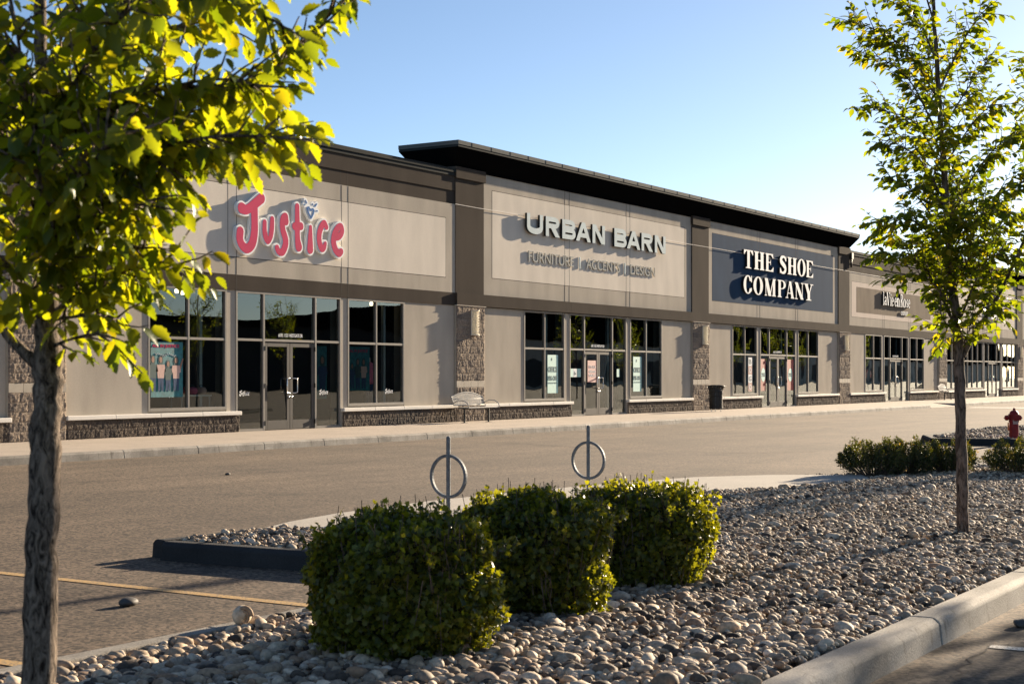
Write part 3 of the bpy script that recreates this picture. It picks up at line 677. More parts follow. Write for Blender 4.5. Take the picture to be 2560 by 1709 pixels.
for nm,st in JL:
    f=U(*[jstroke(s) for s in st]); allp=[jp(u,v) for s in st for u,v,_ in s]
    x0,x1=min(p[0] for p in allp)-.25,max(p[0] for p in allp)+.25; z0,z1=min(p[1] for p in allp)-.25,max(p[1] for p in allp)+.25
    inner=[simplify(l_,.003) for l_ in contour(f,x0,x1,z0,z1,.016)]
    outer=[simplify(l_,.003) for l_ in contour(lambda X,Z:f(X,Z)-.046,x0,x1,z0,z1,.016)]
    LOOPS[nm]=inner
    if nm!='e': outer=[max(outer,key=len)] if nm in 'it' else outer
    lt=solid('letter',outer,D-.125,D-.038,M['whiteplastic'],S1)
    solid('letter_face',inner,D-.132,D-.1255,M['pink'],lt)
hp=[(1600,630,.016),(1545,510,.022),(1530,440,.026),(1560,425,.022),(1598,490,.014),(1632,455,.018),(1650,480,.022),(1640,545,.022),(1600,630,.016)]
drops=[[(1497,300,.018),(1520,350,.028)],[(1483,375,.02),(1490,385,.022)],[(1632,365,.018),(1630,385,.024)],[(1705,365,.022),(1672,408,.035)],[(1712,495,.03),(1695,495,.028)]]
fh=jstroke(hp,False); fd=U(*[jstroke([(u,v,r*.62) for u,v,r in d],False) for d in drops])
heart=sd_stroke([(*jp(u,v),.06) for u,v in ((1560,460),(1600,600),(1640,480))])
x0,z0=jp(1440,700); x1,z1=jp(1780,230)
bk=contour(lambda X,Z:np.minimum(np.minimum(fh(X,Z)-.062,heart(X,Z)),fd(X,Z)-.052),x0-.1,x1+.1,z0-.1,z1+.1,.014)
lt=solid('heart_emblem',[simplify(l_,.003) for l_ in bk],D-.125,D-.038,M['whiteplastic'],S1)
for f_ in (fh,fd):
    solid('heart_face',[simplify(l_,.002) for l_ in contour(f_,x0-.1,x1+.1,z0-.1,z1+.1,.01)],D-.132,D-.1255,M['bluea'],lt)

# --- wide sans capitals
def gl_sans(ch,W,H,s):
    rc=H*.26
    if ch=='U': return sd_stroke_sq([(s/2,H),(s/2,H*.36)]+[(W/2+(W/2-s/2)*math.cos(a),H*.36+(H*.36-s/2)*math.sin(a)) for a in np.linspace(math.pi,2*math.pi,11)]+[(W-s/2,H*.36),(W-s/2,H)],s/2,H)
    if ch=='R': return U(sd_box(0,s,0,H),bowl(s*.5,W*.62,H*.42,H,s,W*.36),sd_diag(W*.52,H*.45,W-s*.62,0,s*.52,0,H*.46))
    if ch=='B': return U(sd_box(0,s,0,H),bowl(s*.5,W*.64,H*.455,H,s,W*.32),bowl(s*.5,W*.66,0,H*.58,s,W*.34))
    if ch=='A': return U(sd_diag(s*.55,0,W/2-s*.0,H,s*.5),sd_diag(W-s*.55,0,W/2+s*.0,H,s*.5),sd_box(W*.25,W*.75,H*.2,H*.2+s*.8))
    if ch=='N': return U(sd_box(0,s,0,H),sd_box(W-s,W,0,H),sd_diag(s*.6,H,W-s*.6,0,s*.5))
def sd_stroke_sq(p,r,H):
    f=sd_stroke([(*q,r) for q in p]); return lambda X,Z: np.maximum(f(X,Z),Z-H)
def bowl(x0,x1,z0,z1,s,ra):
    cz=(z0+z1)/2; b=(z1-z0)/2
    ring=lambda X,Z: np.maximum((np.hypot(np.maximum(X-x1,0)/ra,(Z-cz)/b)-1)*min(ra,b),-(np.hypot(np.maximum(X-x1,0)/(ra-s),(Z-cz)/(b-s*.82))-1)*min(ra-s,b-s*.82))
    return lambda X,Z: np.maximum(ring(X,Z),x0-X)
S2=thing('shop_sign','large silver URBAN BARN letters with thin FURNITURE, ACCENTS, DESIGN letters below','sign',(44.9,D-.03,5.6),'shop signs on the facade')
zs_=.16177; yl=D-.14
for ch,u0,u1 in (('U',110,355),('R',400,612),('B',655,860),('A',868,1092),('N',1122,1312),('B',1460,1648),('A',1655,1858),('R',1880,2050),('N',2085,2250)):
    a,c=fx(1300+u0*zs_,yl),fx(1300+u1*zs_,yl); W=c-a; H=.635; s=.185; f=gl_sans(ch,W,H,s)
    lp=[[(x+a,z+5.815) for x,z in simplify(l_,.003)] for l_ in contour(INT(f,sd_box(-.002,W+.002,-.002,H+.002)),-.05,W+.05,-.05,H+.05,.0123)]
    lt=solid('letter',lp,D-.135,D-.06,M['black'],S2); solid('letter_face',lp,D-.142,D-.1355,M['silver'],lt)
for s,u0,u1 in (('FURNITURE',175,870),('|',958,990),('ACCENTS',1065,1580),('|',1655,1675),('DESIGN',1745,2125)):
    a,c=fx(1300+u0*zs_,yl),fx(1300+u1*zs_,yl)
    if s=='|': b=MB(); b.box(a,a+.06,D-.05,D-.012,4.92,5.30); b.build('letter',M['silver'],S2); continue
    lw=(c-a)/len(s)
    cu=text('tagline',s,a,c,4.94,5.28,D-.036,M['tagline'],S2,.03)
for x in (40.3,41.9,43.4,46.4,48.0,49.3):
    pass
# --- slab serif capitals
def gl_serif(ch,W,H):
    T=W*.27; t=H*.055; sf=W*.09; 
    def foot(x0,x1,z): return sd_box(x0,x1,z,z+t)
    if ch=='T': return U(sd_box(W/2-T/2,W/2+T/2,0,H),sd_box(0,W,H-t,H),sd_box(0,t*1.3,H*.74,H),sd_box(W-t*1.3,W,H*.74,H),sd_diag(0,H*.8,W*.25,H,t),sd_diag(W,H*.8,W*.75,H,t),foot(W*.2,W*.8,0))
    if ch=='H': return U(sd_box(sf,sf+T,0,H),sd_box(W-sf-T,W-sf,0,H),sd_box(sf,W-sf,H*.48,H*.48+t*1.2),*[foot(x,x+T+2*sf,z) for x in (0,W-T-2*sf) for z in (0,H-t)])
    if ch=='E': return U(sd_box(sf,sf+T,0,H),sd_box(0,W,0,t*1.2),sd_box(0,W*.96,H-t*1.2,H),sd_box(sf,W*.66,H*.48,H*.48+t),sd_box(W-t*1.2,W,0,H*.27),sd_box(W*.96-t*1.2,W*.96,H*.75,H),sd_box(W*.62,W*.62+t,H*.36,H*.64),sd_diag(W*.7,0,W,H*.2,t*.9),sd_diag(W*.7,H,W*.96,H*.8,t*.9))
    if ch=='S':
        p=[(W*.86,H*.76,W*.05),(W*.72,H*.93,W*.06),(W*.5,H*.965,W*.06),(W*.22,H*.86,W*.11),(W*.2,H*.68,W*.13),(W*.5,H*.53,W*.14),(W*.79,H*.36,W*.13),(W*.78,H*.16,W*.11),(W*.5,H*.035,W*.06),(W*.25,H*.07,W*.06),(W*.1,H*.26,W*.05)]
        return U(sd_stroke(spl(p,6)),sd_box(W*.84,W*.93,H*.72,H),sd_box(W*.05,W*.14,0,H*.28))
    if ch=='O': return sd_ring(W/2,H/2,W/2,H*.52,W*.28,H*.055)
    if ch=='C': return U(SUB(sd_ring(W/2,H/2,W/2,H*.52,W*.28,H*.055),sd_box(W*.62,W*1.1,H*.3,H*.7)),sd_box(W*.88,W*.96,H*.64,H),sd_box(W*.86,W*.94,H*.14,H*.34),)
    if ch=='M': return U(sd_box(W*.07,W*.12,0,H),sd_box(W*.73,W*.73+T*.75,0,H),sd_diag(W*.12,H,W*.46,0,T*.42),sd_diag(W*.78,H,W*.46,0,W*.03),foot(0,W*.2,0),foot(W*.66,W,0),foot(0,W*.25,H-t),foot(W*.74,W,H-t))
    if ch=='P': return U(sd_box(sf,sf+T,0,H),foot(0,T+2.2*sf,0),foot(0,W*.5,H-t),SUB(INT(sd_ring(W*.5,H*.74,W*.48,H*.26,W*.25,H*.05),sd_box(W*.45,W*1.1,0,H*1.1)),sd_box(0,0.01,0,0.01)),sd_box(W*.2,W*.5,H*.48,H*.53),sd_box(W*.2,W*.5,H*.945,H))
    if ch=='A': return U(sd_diag(W*.14,0,W*.47,H,W*.03),sd_diag(W*.80,0,W*.5,H,T*.42),sd_box(W*.25,W*.7,H*.27,H*.27+t),foot(0,W*.3,0),foot(W*.6,W,0))
    if ch=='N': return U(sd_box(W*.12,W*.18,0,H),sd_box(W*.82,W*.88,0,H),sd_diag(W*.14,H,W*.84,0,T*.42),foot(0,W*.3,0),foot(0,W*.3,H-t),foot(W*.7,W,H-t))
    if ch=='Y': return U(sd_box(W/2-T/2,W/2+T/2,0,H*.45),sd_diag(W*.2,H,W*.5,H*.38,T*.42),sd_diag(W*.82,H,W*.54,H*.38,W*.035),foot(W*.22,W*.78,0),foot(0,W*.42,H-t),foot(W*.66,W,H-t))
S3=thing('shop_sign','white serif THE SHOE COMPANY letters standing on the dark blue panel','sign',(61,D-.03,5.5),'shop signs on the facade')
zq=.19157; yl=D-.125
def row(items,z0,H):
    for ch,u0,u1 in items:
        a,c=fx(1700+u0*zq,yl),fx(1700+u1*zq,yl); W=c-a; f=gl_serif(ch,W,H)
        lp=[[(x+a,z+z0) for x,z in simplify(l_,.003)] for l_ in contour(INT(f,sd_box(-.015,W+.015,-.03,H+.03)),-.09,W+.09,-.09,H+.09,.0113)]
        lt=solid('letter',lp,D-.122,D-.03,M['black'],S3); solid('letter_face',lp,D-.129,D-.1225,M['whiteplastic'],lt)
row([('T',835,952),('H',968,1100),('E',1116,1218),('S',1300,1392),('H',1404,1522),('O',1532,1638),('E',1648,1736)],5.76,.75)
row([('C',830,942),('O',958,1082),('M',1106,1250),('P',1275,1382),('A',1378,1492),('N',1500,1612),('Y',1622,1738)],4.72,.74)
# --- lower-case serif
def gl_low(ch,W,H,xh):
    T=W*.26; t=.035
    if ch=='l': return U(sd_box(W*.3,W*.3+W*.36,0,H),sd_box(0,W,0,t),sd_box(W*.05,W*.5,H-t,H))
    if ch=='i': return U(sd_box(W*.3,W*.66,0,xh),sd_box(0,W,0,t),sd_box(W*.05,W*.5,xh-t,xh),sd_stroke([(W*.48,xh+.12,.045),(W*.48,xh+.121,.045)]))
    if ch=='a': return U(sd_stroke(spl([(W*.15,xh*.8,.02),(W*.45,xh*.97,.02),(W*.7,xh*.8,T*.45),(W*.7,xh*.3,T*.45),(W*.85,.02,.02),(W,.05,.015)],4)),sd_stroke(spl([(W*.7,xh*.58,.015),(W*.3,xh*.45,T*.35),(W*.18,xh*.2,T*.45),(W*.4,.03,.02),(W*.68,xh*.2,.02)],4)))
    if ch=='e': return U(SUB(sd_ring(W/2,xh/2,W/2,xh*.52,W*.27,.03),sd_box(W*.6,W*1.1,xh*.22,xh*.5)),sd_box(W*.2,W*.95,xh*.5,xh*.5+t))
    if ch=='o': return sd_ring(W/2,xh/2,W/2,xh*.52,W*.27,.03)
    if ch=='n': return U(sd_box(W*.1,W*.1+T,0,xh),sd_box(W*.65,W*.65+T,0,xh*.8),sd_stroke(spl([(W*.2,xh*.75,.015),(W*.5,xh*.97,.025),(W*.76,xh*.8,.05)],4)),sd_box(0,W*.45,0,t),sd_box(W*.55,W,0,t),sd_box(0,W*.3,xh-t,xh))
    if ch=='s': return sd_stroke(spl([(W*.85,xh*.8,.02),(W*.5,xh*.97,.02),(W*.2,xh*.75,W*.1),(W*.5,xh*.5,W*.13),(W*.8,xh*.25,W*.1),(W*.5,.03,.02),(W*.12,xh*.2,.02)],4))
    if ch=='V': return U(sd_diag(W*.16,H,W*.5,0,W*.11),sd_diag(W*.86,H,W*.52,0,W*.03),sd_box(0,W*.36,H-t,H),sd_box(W*.7,W,H-t,H))
    if ch=='R': return U(sd_box(W*.1,W*.3,0,H),sd_box(0,W*.42,0,t),sd_box(0,W*.5,H-t,H),INT(sd_ring(W*.45,H*.76,W*.4,H*.24,W*.2,.035),sd_box(W*.4,W*1.1,0,H)),sd_box(W*.2,W*.5,H*.51,H*.51+t),sd_diag(W*.45,H*.52,W*.9,0,W*.1),sd_box(W*.75,W*1.05,0,t))
S4=thing('shop_sign','white laVie en Rose letters with small OUTLET lettering on the brown panel','sign',(77,D-.04,5.2),'shop signs on the facade')
zv=.07663; yl=D-.145
for ch,u0,u1 in (('l',362,397),('a',402,482),('V',478,585),('i',592,640),('e',640,706),('e',738,804),('n',808,905),('R',930,1020),('o',1020,1108),('s',1118,1182),('e',1186,1242)):
    a,c=fx(2180+u0*zv,yl),fx(2180+u1*zv,yl); W=c-a; H=.68; f=gl_low(ch,W,H,.44)
    lp=[[(x+a,z+4.93) for x,z in l_] for l_ in contour(INT(f,sd_box(-.02,W+.03,-.03,H+.04)),-.09,W+.09,-.09,H+.09,.012)]
    lt=solid('letter',lp,D-.142,D-.05,M['black'],S4); solid('letter_face',lp,D-.149,D-.1425,M['whiteplastic'],lt)
text('outlet_lettering','OUTLET',fx(2255.5,yl),fx(2272.5,yl),4.52,4.72,D-.08,M['whiteplastic'],S4,.03)
S5=thing('shop_sign','white box sign under a tall white outlined letter, half hidden by the right-hand tree','sign',(96.3,D-.03,4.9),'shop signs on the facade')
b=MB(); b.box(95.1,97.5,D-.18,D-.012,4.85,5.55); b.build('sign_box',M['whiteplastic'],S5,bev=.01)
b=MB(); b.prismxz([(95.2,5.6),(95.45,5.6),(95.45,6.6),(97.0,6.6),(97.0,5.6),(97.3,5.6),(97.3,6.5),(96.9,6.85),(95.2,6.85)],D-.16,D-.03); b.build('letter',M['whiteplastic'],S5)
# cable
b=MB(); b.tube([(x,D-.045+.003*math.sin(x),6.352+.004*math.sin(x*1.3)) for x in np.arange(36.1,84.4,.8)]+[(84.3,D-.045,6.35)]+[(x,D-.045,6.352) for x in np.arange(85,118,1.)],.0085,6)
tag(b.build('cable',M['cable']),'thin pale cable strung level along the upper facade behind the sign letters','cable')

# ================================================================== WALL LIGHTS, BENCHES, BIN
def translucent_white():
    m=bpy.data.materials.new('translucent_ivory'); m.use_nodes=True; n=m.node_tree.nodes; l=m.node_tree.links; b=n['Principled BSDF']; b.inputs['Base Color'].default_value=(.85,.80,.70,1); b.inputs['Roughness'].default_value=.5
    nz=n.new('ShaderNodeTexNoise'); nz.inputs['Scale'].default_value=6; cr=n.new('ShaderNodeValToRGB'); cr.color_ramp.elements[0].color=(.86,.82,.74,1); cr.color_ramp.elements[1].color=(.95,.93,.87,1); l.new(nz.outputs[0],cr.inputs[0]); l.new(cr.outputs[0],b.inputs['Base Color'])
    t=n.new('ShaderNodeBsdfTranslucent'); t.inputs[0].default_value=(.97,.95,.88,1); mx=n.new('ShaderNodeMixShader'); mx.inputs[0].default_value=.6; l.new(b.outputs[0],mx.inputs[1]); l.new(t.outputs[0],mx.inputs[2]); l.new(mx.outputs[0],n['Material Output'].inputs[0]); return m
M['ivoryt']=translucent_white()
def sconce():
    t=thing('wall_light','ivory louvred wall light on the stone pillar left of the URBAN BARN shopfront','wall light',(37.02,D-.09,2.55),'louvred lights on the stone pillars')
    ox,oy,oz=t.location
    b=MB(); b.box(ox-.16,ox+.16,oy-.02,oy,oz,oz+.72); b.build('back_plate',M['ivory'],t)
    b=MB(); b.lathe([(.105,oz+.02),(.105,oz+.70)],ox,oy-.005,16,math.pi,2*math.pi); b.build('diffuser',M['ivoryt'],t,smooth=True)
    b=MB()
    for k in range(15):
        z=oz+.02+k*.048
        b.lathe([(.10,z+.018),(.155,z),(.157,z+.012),(.10,z+.03)],ox,oy-.005,16,math.pi,2*math.pi)
    b.build('louvre',M['ivoryt'],t)
    for z in (oz-.008,oz+.715):
        b=MB(); b.lathe([(.001,z),(.165,z),(.165,z+.02),(.001,z+.02)],ox,oy-.005,16,math.pi,2*math.pi); b.build('end_cap',M['ivory'],t)
    return t
s0=sconce()
for x,lb in ((53.1,'ivory louvred wall light on the pillar above the black litter bin'),(69.0,'ivory louvred wall light on the pillar between the blue sign and the brown-panel shop'),
             (85.05,'ivory louvred wall light above the second bench, beside the right-hand trunk'),(102.85,'ivory louvred wall light on the farthest pillar at the right edge')):
    dup(s0,(x,D-.09,2.55),lb)

def bench():
    t=thing('bench','silver metal bench with arched slatted back by the pillar left of URBAN BARN','bench',(36.02,23.95,0),'metal benches on the pavement')
    ox,oy,oz=t.location; L=.80
    # back: arched frame and slats
    pts=[(-L,.43+.0,.50),(-L,.5,.72)]+[(x,.53,.74+.13*math.cos(x/L*math.pi/2)) for x in np.linspace(-L,L,13)]+[(L,.5,.72),(L,.43,.50)]
    b=MB(); b.tube([(ox+x,oy+.0+yy-.18,z) for x,yy,z in pts],.016,8); b.tube([(ox-L,oy+.25,.50),(ox+L,oy+.25,.50)],.014,8); b.tube([(ox-L,oy+.31,.68),(ox+L,oy+.31,.68)],.010,6)
    bk=b.build('backrest',M['white'],t,smooth=True); bk.data.materials[0]=M['galvw']
    b=MB()
    for x in np.linspace(-L+.035,L-.035,30):
        zt=.735+.13*math.cos(x/L*math.pi/2); b.add([(ox+x-.012,oy+.25,.50),(ox+x+.012,oy+.25,.50),(ox+x+.012,oy+.345,zt),(ox+x-.012,oy+.345,zt),(ox+x-.012,oy+.258,.50),(ox+x+.012,oy+.258,.50),(ox+x+.012,oy+.353,zt),(ox+x-.012,oy+.353,zt)],[(0,1,2,3),(7,6,5,4),(0,3,7,4),(1,5,6,2),(3,2,6,7),(0,4,5,1)])
    b.build('slat_panel',M['galvw'],t)
    b=MB()
    for x in np.linspace(-L+.02,L-.02,34): b.box(ox+x-.012,ox+x+.012,oy-.24,oy+.22,.438,.446)
    b.tube([(ox-L,oy-.25,.435),(ox+L,oy-.25,.435)],.017,8); b.tube([(ox-L,oy+.22,.435),(ox+L,oy+.22,.435)],.014,8)
    b.build('seat',M['galvw'],t)
    for s in (-1,1):
        b=MB(); b.tube([(ox+s*L,oy+.26,.56),(ox+s*L,oy+.1,.64),(ox+s*L,oy-.1,.63),(ox+s*L,oy-.24,.55),(ox+s*L,oy-.27,.42)],.015,8); b.build('armrest',M['galvw'],t,smooth=True)
    for s in (-1,1):
        b=MB(); x=ox+s*(L-.17); b.tube([(x,oy,0),(x,oy,.42)],.028,10); b.box(x-.02,x+.02,oy-.23,oy+.2,.40,.43); b.box(x-.07,x+.07,oy-.07,oy+.07,0,.012); b.build('leg',M['black'],t)
    b=MB(); b.tube([(ox-L+.1,oy,.40),(ox+L-.1,oy,.40)],.018,8); b.build('crossbar',M['black'],t)
    return t
M['galvw']=mat('silver_coated_metal',(.42,.41,.385),.6,.05,10,spec=.05)
be=bench(); dup(be,(83.3,23.95,0),'pale metal bench far along the pavement beside the right-hand trunk')

def bin_():
    t=thing('litter_bin','black flared slatted litter bin standing by the stone pillar left of the shoe shop','litter bin',(51.75,23.6,0))
    ox,oy,_=t.location
    n=26; b=MB()
    for k in range(n):
        a=2*math.pi*k/n; c,s=math.cos(a),math.sin(a); w_=.019
        for (r0,z0),(r1,z1) in (((.245,.10),(.25,.60)),((.25,.60),(.27,.82)),((.27,.82),(.335,.95))):
            q=[(ox+r*c-u*s,oy+r*s+u*c,z) for r,z in ((r0,z0),(r1,z1),(r1-.008,z1),(r0-.008,z0)) for u in (-w_,w_)]
            b.add(q,[(0,1,3,2),(2,3,5,4),(4,5,7,6),(6,7,1,0),(0,2,4,6),(1,7,5,3)])
    b.build('slat',M['black'],t)
    for r,z in ((.252,.14),(.256,.55),(.262,.72)): b=MB(); b.lathe([(r,z),(r+.008,z),(r+.008,z+.04),(r,z+.04),(r,z)],ox,oy,26); b.build('ring',M['black'],t)
    b=MB()
    b.tube([(ox+.335*math.cos(a),oy+.335*math.sin(a),.955) for a in np.linspace(0,2*math.pi,25)[:-1]],.014,8,closed=True)
    b.build('ring',M['black'],t,smooth=True)
    b=MB(); b.lathe([(.20,.11),(.21,.9),(.205,.9),(.19,.13)],ox,oy,24); b.build('liner',M['galv'],t,smooth=True)
    b=MB(); b.lathe([(.29,.955),(.27,.985),(.15,1.0),(.13,.985),(.13,.96)],ox,oy,26); b.build('lid',M['flashd'],t,smooth=True)
    for k in range(3):
        a=.5+2*math.pi*k/3; b=MB(); x,y=ox+.2*math.cos(a),oy+.2*math.sin(a); b.lathe([(.03,0),(.03,.02),(.012,.02),(.012,.11)],x,y,10); b.build('foot',M['chrome'],t)
bin_()

def hydrant():
    x,y=gr(2535,1094,0.0); z0=-.02
    t=thing('fire_hydrant','dark red fire hydrant with an orange marker on the far stone island','fire hydrant',(x,y,z0))
    b=MB(); b.lathe([(.155,z0),(.155,z0+.035),(.105,z0+.04),(.10,z0+.07),(.098,z0+.36),(.11,z0+.365),(.11,z0+.40),(.105,z0+.405),(.105,z0+.50),(.12,z0+.505),(.12,z0+.535),(.10,z0+.54),(.085,z0+.58),(.055,z0+.61),(.02,z0+.62)],x,y,24); b.build('barrel',M['hydrant'],t,smooth=False,bev=.003)
    b=MB(); b.lathe([(.028,z0+.61),(.028,z0+.665),(.012,z0+.67)],x,y,5); b.build('operating_nut',M['hydrant'],t)
    lf=Vector((-S_,C_,0)); fw=Vector((-C_,-S_,0)); c=Vector((x,y,z0+.455))
    for d,r,L in ((lf,.05,.19),(-lf,.05,.15),(fw,.062,.165)):
        b=MB(); b.tube([c,c+d*(L-.06)],r*.85,14); b.tube([c+d*(L-.06),c+d*(L-.055),c+d*L],[r*1.15,r*1.2,r*1.1],10); b.tube([c+d*L,c+d*(L+.03)],.015,5)
        b.build('outlet_cap',M['hydrant'],t)
    m_=c+fw*.115+Vector((0,0,-.085)); q=[m_+lf*u+Vector((0,0,w_)) for u,w_ in ((-.055,-.05),(.055,-.05),(.065,.06),(-.065,.06))]
    b=MB(); b.add(q+[p-fw*.006 for p in q],[(0,1,2,3),(7,6,5,4),(0,3,7,4),(1,5,6,2),(3,2,6,7),(0,4,5,1)]); b.build('tag_plate',M['peach'],t)
    m_=c+lf*.125+Vector((0,0,-.17)); b=MB(); b.box(m_.x-.008,m_.x+.008,m_.y-.012,m_.y+.012,m_.z-.1,m_.z+.07); b.build('marker_strap',M['orange'],t)
hydrant()

def rack(px,Z,label,z0=-.006):
    v=dep(px,1200,Z); t=thing('bike_rack',label,'bike rack',(v.x,v.y,z0),'ring bike racks on the concrete pad'); x,y=v.x,v.y
    b=MB(); b.tube([(x,y,z0),(x,y,z0+.76)],.022,12,); b.tube([(x,y,z0+.76),(x,y,z0+.772)],[.022,.012],12); b.tube([(x,y,z0),(x,y,z0+.012)],.06,12); b.build('post',M['galv'],t,smooth=False)
    rr=.185; cz=z0+.76-.19-rr-.0; n=40; vv=[];ff=[]
    for k in range(n):
        a=2*math.pi*k/n; c,s=math.cos(a),math.sin(a)
        for r,dx in ((rr,-.016),(rr,.016),(rr+.028,.016),(rr+.028,-.016)): vv.append((x+dx,y+r*c,cz+r*s))
    for k in range(n):
        j=(k+1)%n
        for i in range(4): ff.append((k*4+i,k*4+(i+1)%4,j*4+(i+1)%4,j*4+i))
    b=MB(); b.add(vv,ff); b.build('ring',M['galv'],t,bev=.004)
rack(1121,14.5,'ring-and-post steel bike rack nearer the parking stall, on the concrete pad'); rack(1471,16.6,'ring-and-post steel bike rack farther along the concrete pad, beyond the hedges',.03)

# ================================================================== WINDOW DISPLAYS
yg=D+.027
def poster(name,label,x0,x1,z0,z1,m,y=yg,grp=None):
    t=thing(name,label,'poster',((x0+x1)/2,y,z0),grp); b=MB(); b.box(x0,x1,y,y+.004,z0,z1); b.build('sheet',M[m],t); return t
def ell(cx,cz,a,b_,n=16): return [(cx+a*math.cos(2*math.pi*k/n),cz+b_*math.sin(2*math.pi*k/n)) for k in range(n)]
def girls(t,x0,x1,z0,z1,y,who):
    for fx_,h,tee,up in who:
        cx=x0+(x1-x0)*fx_; s=(z1-z0)*h
        b=MB(); b.prismxz(ell(cx,z0+s*.86,s*.10,s*.15),y-.0035,y-.0015); b.build('printed_hair',M['ink'],t)
        b=MB(); b.prismxz(ell(cx,z0+s*.88,s*.055,s*.085),y-.006,y-.004); 
        if up: b.prismxz([(cx+s*.12,z0+s*.66),(cx+s*.26,z0+s*.95),(cx+s*.30,z0+s*.93),(cx+s*.18,z0+s*.6)],y-.006,y-.004)
        b.build('printed_face',M['skin'],t)
        b=MB(); b.prismxz([(cx-s*.15,z0+s*.74),(cx+s*.15,z0+s*.74),(cx+s*.19,z0+s*.55),(cx+s*.13,z0+s*.52),(cx+s*.12,z0+s*.36),(cx-s*.12,z0+s*.36),(cx-s*.13,z0+s*.52),(cx-s*.19,z0+s*.55)],y-.0085,y-.0065); b.build('printed_shirt',M[tee],t)
        b=MB(); b.prismxz([(cx-s*.11,z0+s*.36),(cx+s*.11,z0+s*.36),(cx+s*.10,z0),(cx+s*.03,z0),(cx,z0+s*.3),(cx-s*.03,z0),(cx-s*.10,z0)],y-.0085,y-.0065); b.build('printed_jeans',M['denim'],t)
t=poster('poster','teal poster of four girls headed ALL IN JUSTICE in the left-hand window',24.12,25.12,.86,2.12,'teal')
text('headline','ALL IN JUSTICE',24.16,25.0,1.97,2.06,yg-.004,M['pink'],t,.004,.02)
girls(t,24.1,25.1,1.0,1.85,yg,((.08,.95,'ink',0),(.32,.95,'peach',0),(.55,.82,'ink',0),(.8,.93,'peach',1)))
b=MB(); b.tube([(24.25+.65*k/40,yg-.006,1.82+.025*math.sin(k*1.7)+.02*math.sin(k*.3)) for k in range(41)],.004,5); b.build('scribble',M['whiteplastic'],t)
t=poster('poster','teal poster of posing girls in the window right of the pink-letter shop doors',31.2,32.15,.95,2.12,'teal',yg+.02)
text('headline','ALL IN JUSTICE',31.25,32.05,1.95,2.05,yg+.016,M['pink'],t,.004,.02)
girls(t,31.2,32.15,1.0,1.85,yg+.02,((.2,.8,'denim',0),(.45,.95,'ink',0),(.72,.95,'peach',0)))
t=poster('poster','tall teal poster with a girl beside the right sidelight of the pink-letter shop',30.15,30.62,.75,2.12,'teal',yg+.25)
girls(t,30.15,30.62,.8,2.0,yg+.25,((.6,.9,'denim',0),))
for x0,px in ((41.55,'mint OFFICE 15% OFF poster in the window left of the URBAN BARN doors'),(47.35,'mint OFFICE 15% OFF poster in the window right of the URBAN BARN doors')):
    a,c=(fx(1369,yg),fx(1395,yg)) if x0<45 else (fx(1583,yg),fx(1603.5,yg))
    t=poster('poster',px,a,c,.78,2.02,'mint',yg,'mint office posters'); w_=c-a
    text('print','OFFICE',a+.06*w_,c-.08*w_,1.46,1.64,yg-.003,M['ink'],t,.003,.01); text('print','15% OFF',a+.06*w_,c-.08*w_,1.19,1.34,yg-.003,M['ink'],t,.003,.01)
    text('print','COLLECTION',a+.06*w_,c-.1*w_,1.09,1.13,yg-.003,M['ink'],t,.003); b=MB(); b.prismxz(ell(a+.4*w_,1.88,.025,.05,8),yg-.005,yg-.002); b.build('emblem',M['ink'],t)
a,c=fx(1466,D+.06),fx(1489,D+.06); yy=D+.012
t=poster('poster','pink poster with white script taped to the left URBAN BARN door',a,c,1.12,1.86,'rose',yy); w_=c-a
for s,z in (("IT'S ALL",1.6),('about',1.45),('SALE',1.31)): text('print',s,a+.15*w_,c-.15*w_,z,z+.09,yy-.003,M['whiteplastic'],t,.003,.01)
for px0,px1,mm,lb in ((1426,1433,'mint','narrow teal notice on the sidelight left of the URBAN BARN doors'),(1433.5,1442,'whiteplastic','white notice with a small dog drawing left of the URBAN BARN doors'),(1443,1452,'mint','pale notice beside the white dog notice left of the URBAN BARN doors'),(1542,1549,'mint','small mint notice on the sidelight right of the URBAN BARN doors')):
    a,c=fx(px0,yg),fx(px1,yg); t=poster('notice',lb,a,c,1.30,1.58,mm,yg); 
    if mm=='whiteplastic': b=MB(); b.prismxz([(a+.06,1.4),(a+.08,1.5),(a+.1,1.44),(c-.06,1.44),(c-.05,1.38),(c-.08,1.38),(c-.1,1.41),(a+.1,1.41),(a+.09,1.36)],yg-.005,yg-.002); b.build('drawing',M['ink'],t)
# shoe shop
a,c=fx(1870.5,yg),fx(1880.5,yg); t=poster('banner','narrow vertical BOGO banner in the shoe shop left window',a,c,.68,2.12,'beige',yg); w_=c-a
for i,chh in enumerate('BOGO'):
    b=MB(); b.box(a+.01,c-.01,yg-.003,yg-.001,2.10-(i+1)*.35,2.10-i*.35-.01); b.build('field',M['whiteplastic'] if i in (0,2) else M['peach'],t)
    text('print',chh,a+.2*w_,c-.2*w_,1.82-i*.35,2.02-i*.35,yg-.005,M['ink'] if i in (0,2) else M['whiteplastic'],t,.003,.02)
for px0,px1,lb in ((1902,1914,'red 25% poster in the sidelight left of the shoe shop doors'),(1967.5,1983.5,'red 25% poster in the sidelight right of the shoe shop doors')):
    a,c=fx(px0,yg),fx(px1,yg); t=poster('poster',lb,a,c,.70,2.05,'redp',yg,'red sale posters'); m_=(a+c)/2; w_=min(.24,(c-a)*.45)
    b=MB(); b.prismxz(ell(m_,1.38,w_,.29,24),yg-.003,yg-.001); b.build('disc',M['mint'],t)
    text('print','25%',m_-w_*.75,m_+w_*.75,1.30,1.46,yg-.005,M['ink'],t,.003,.02)
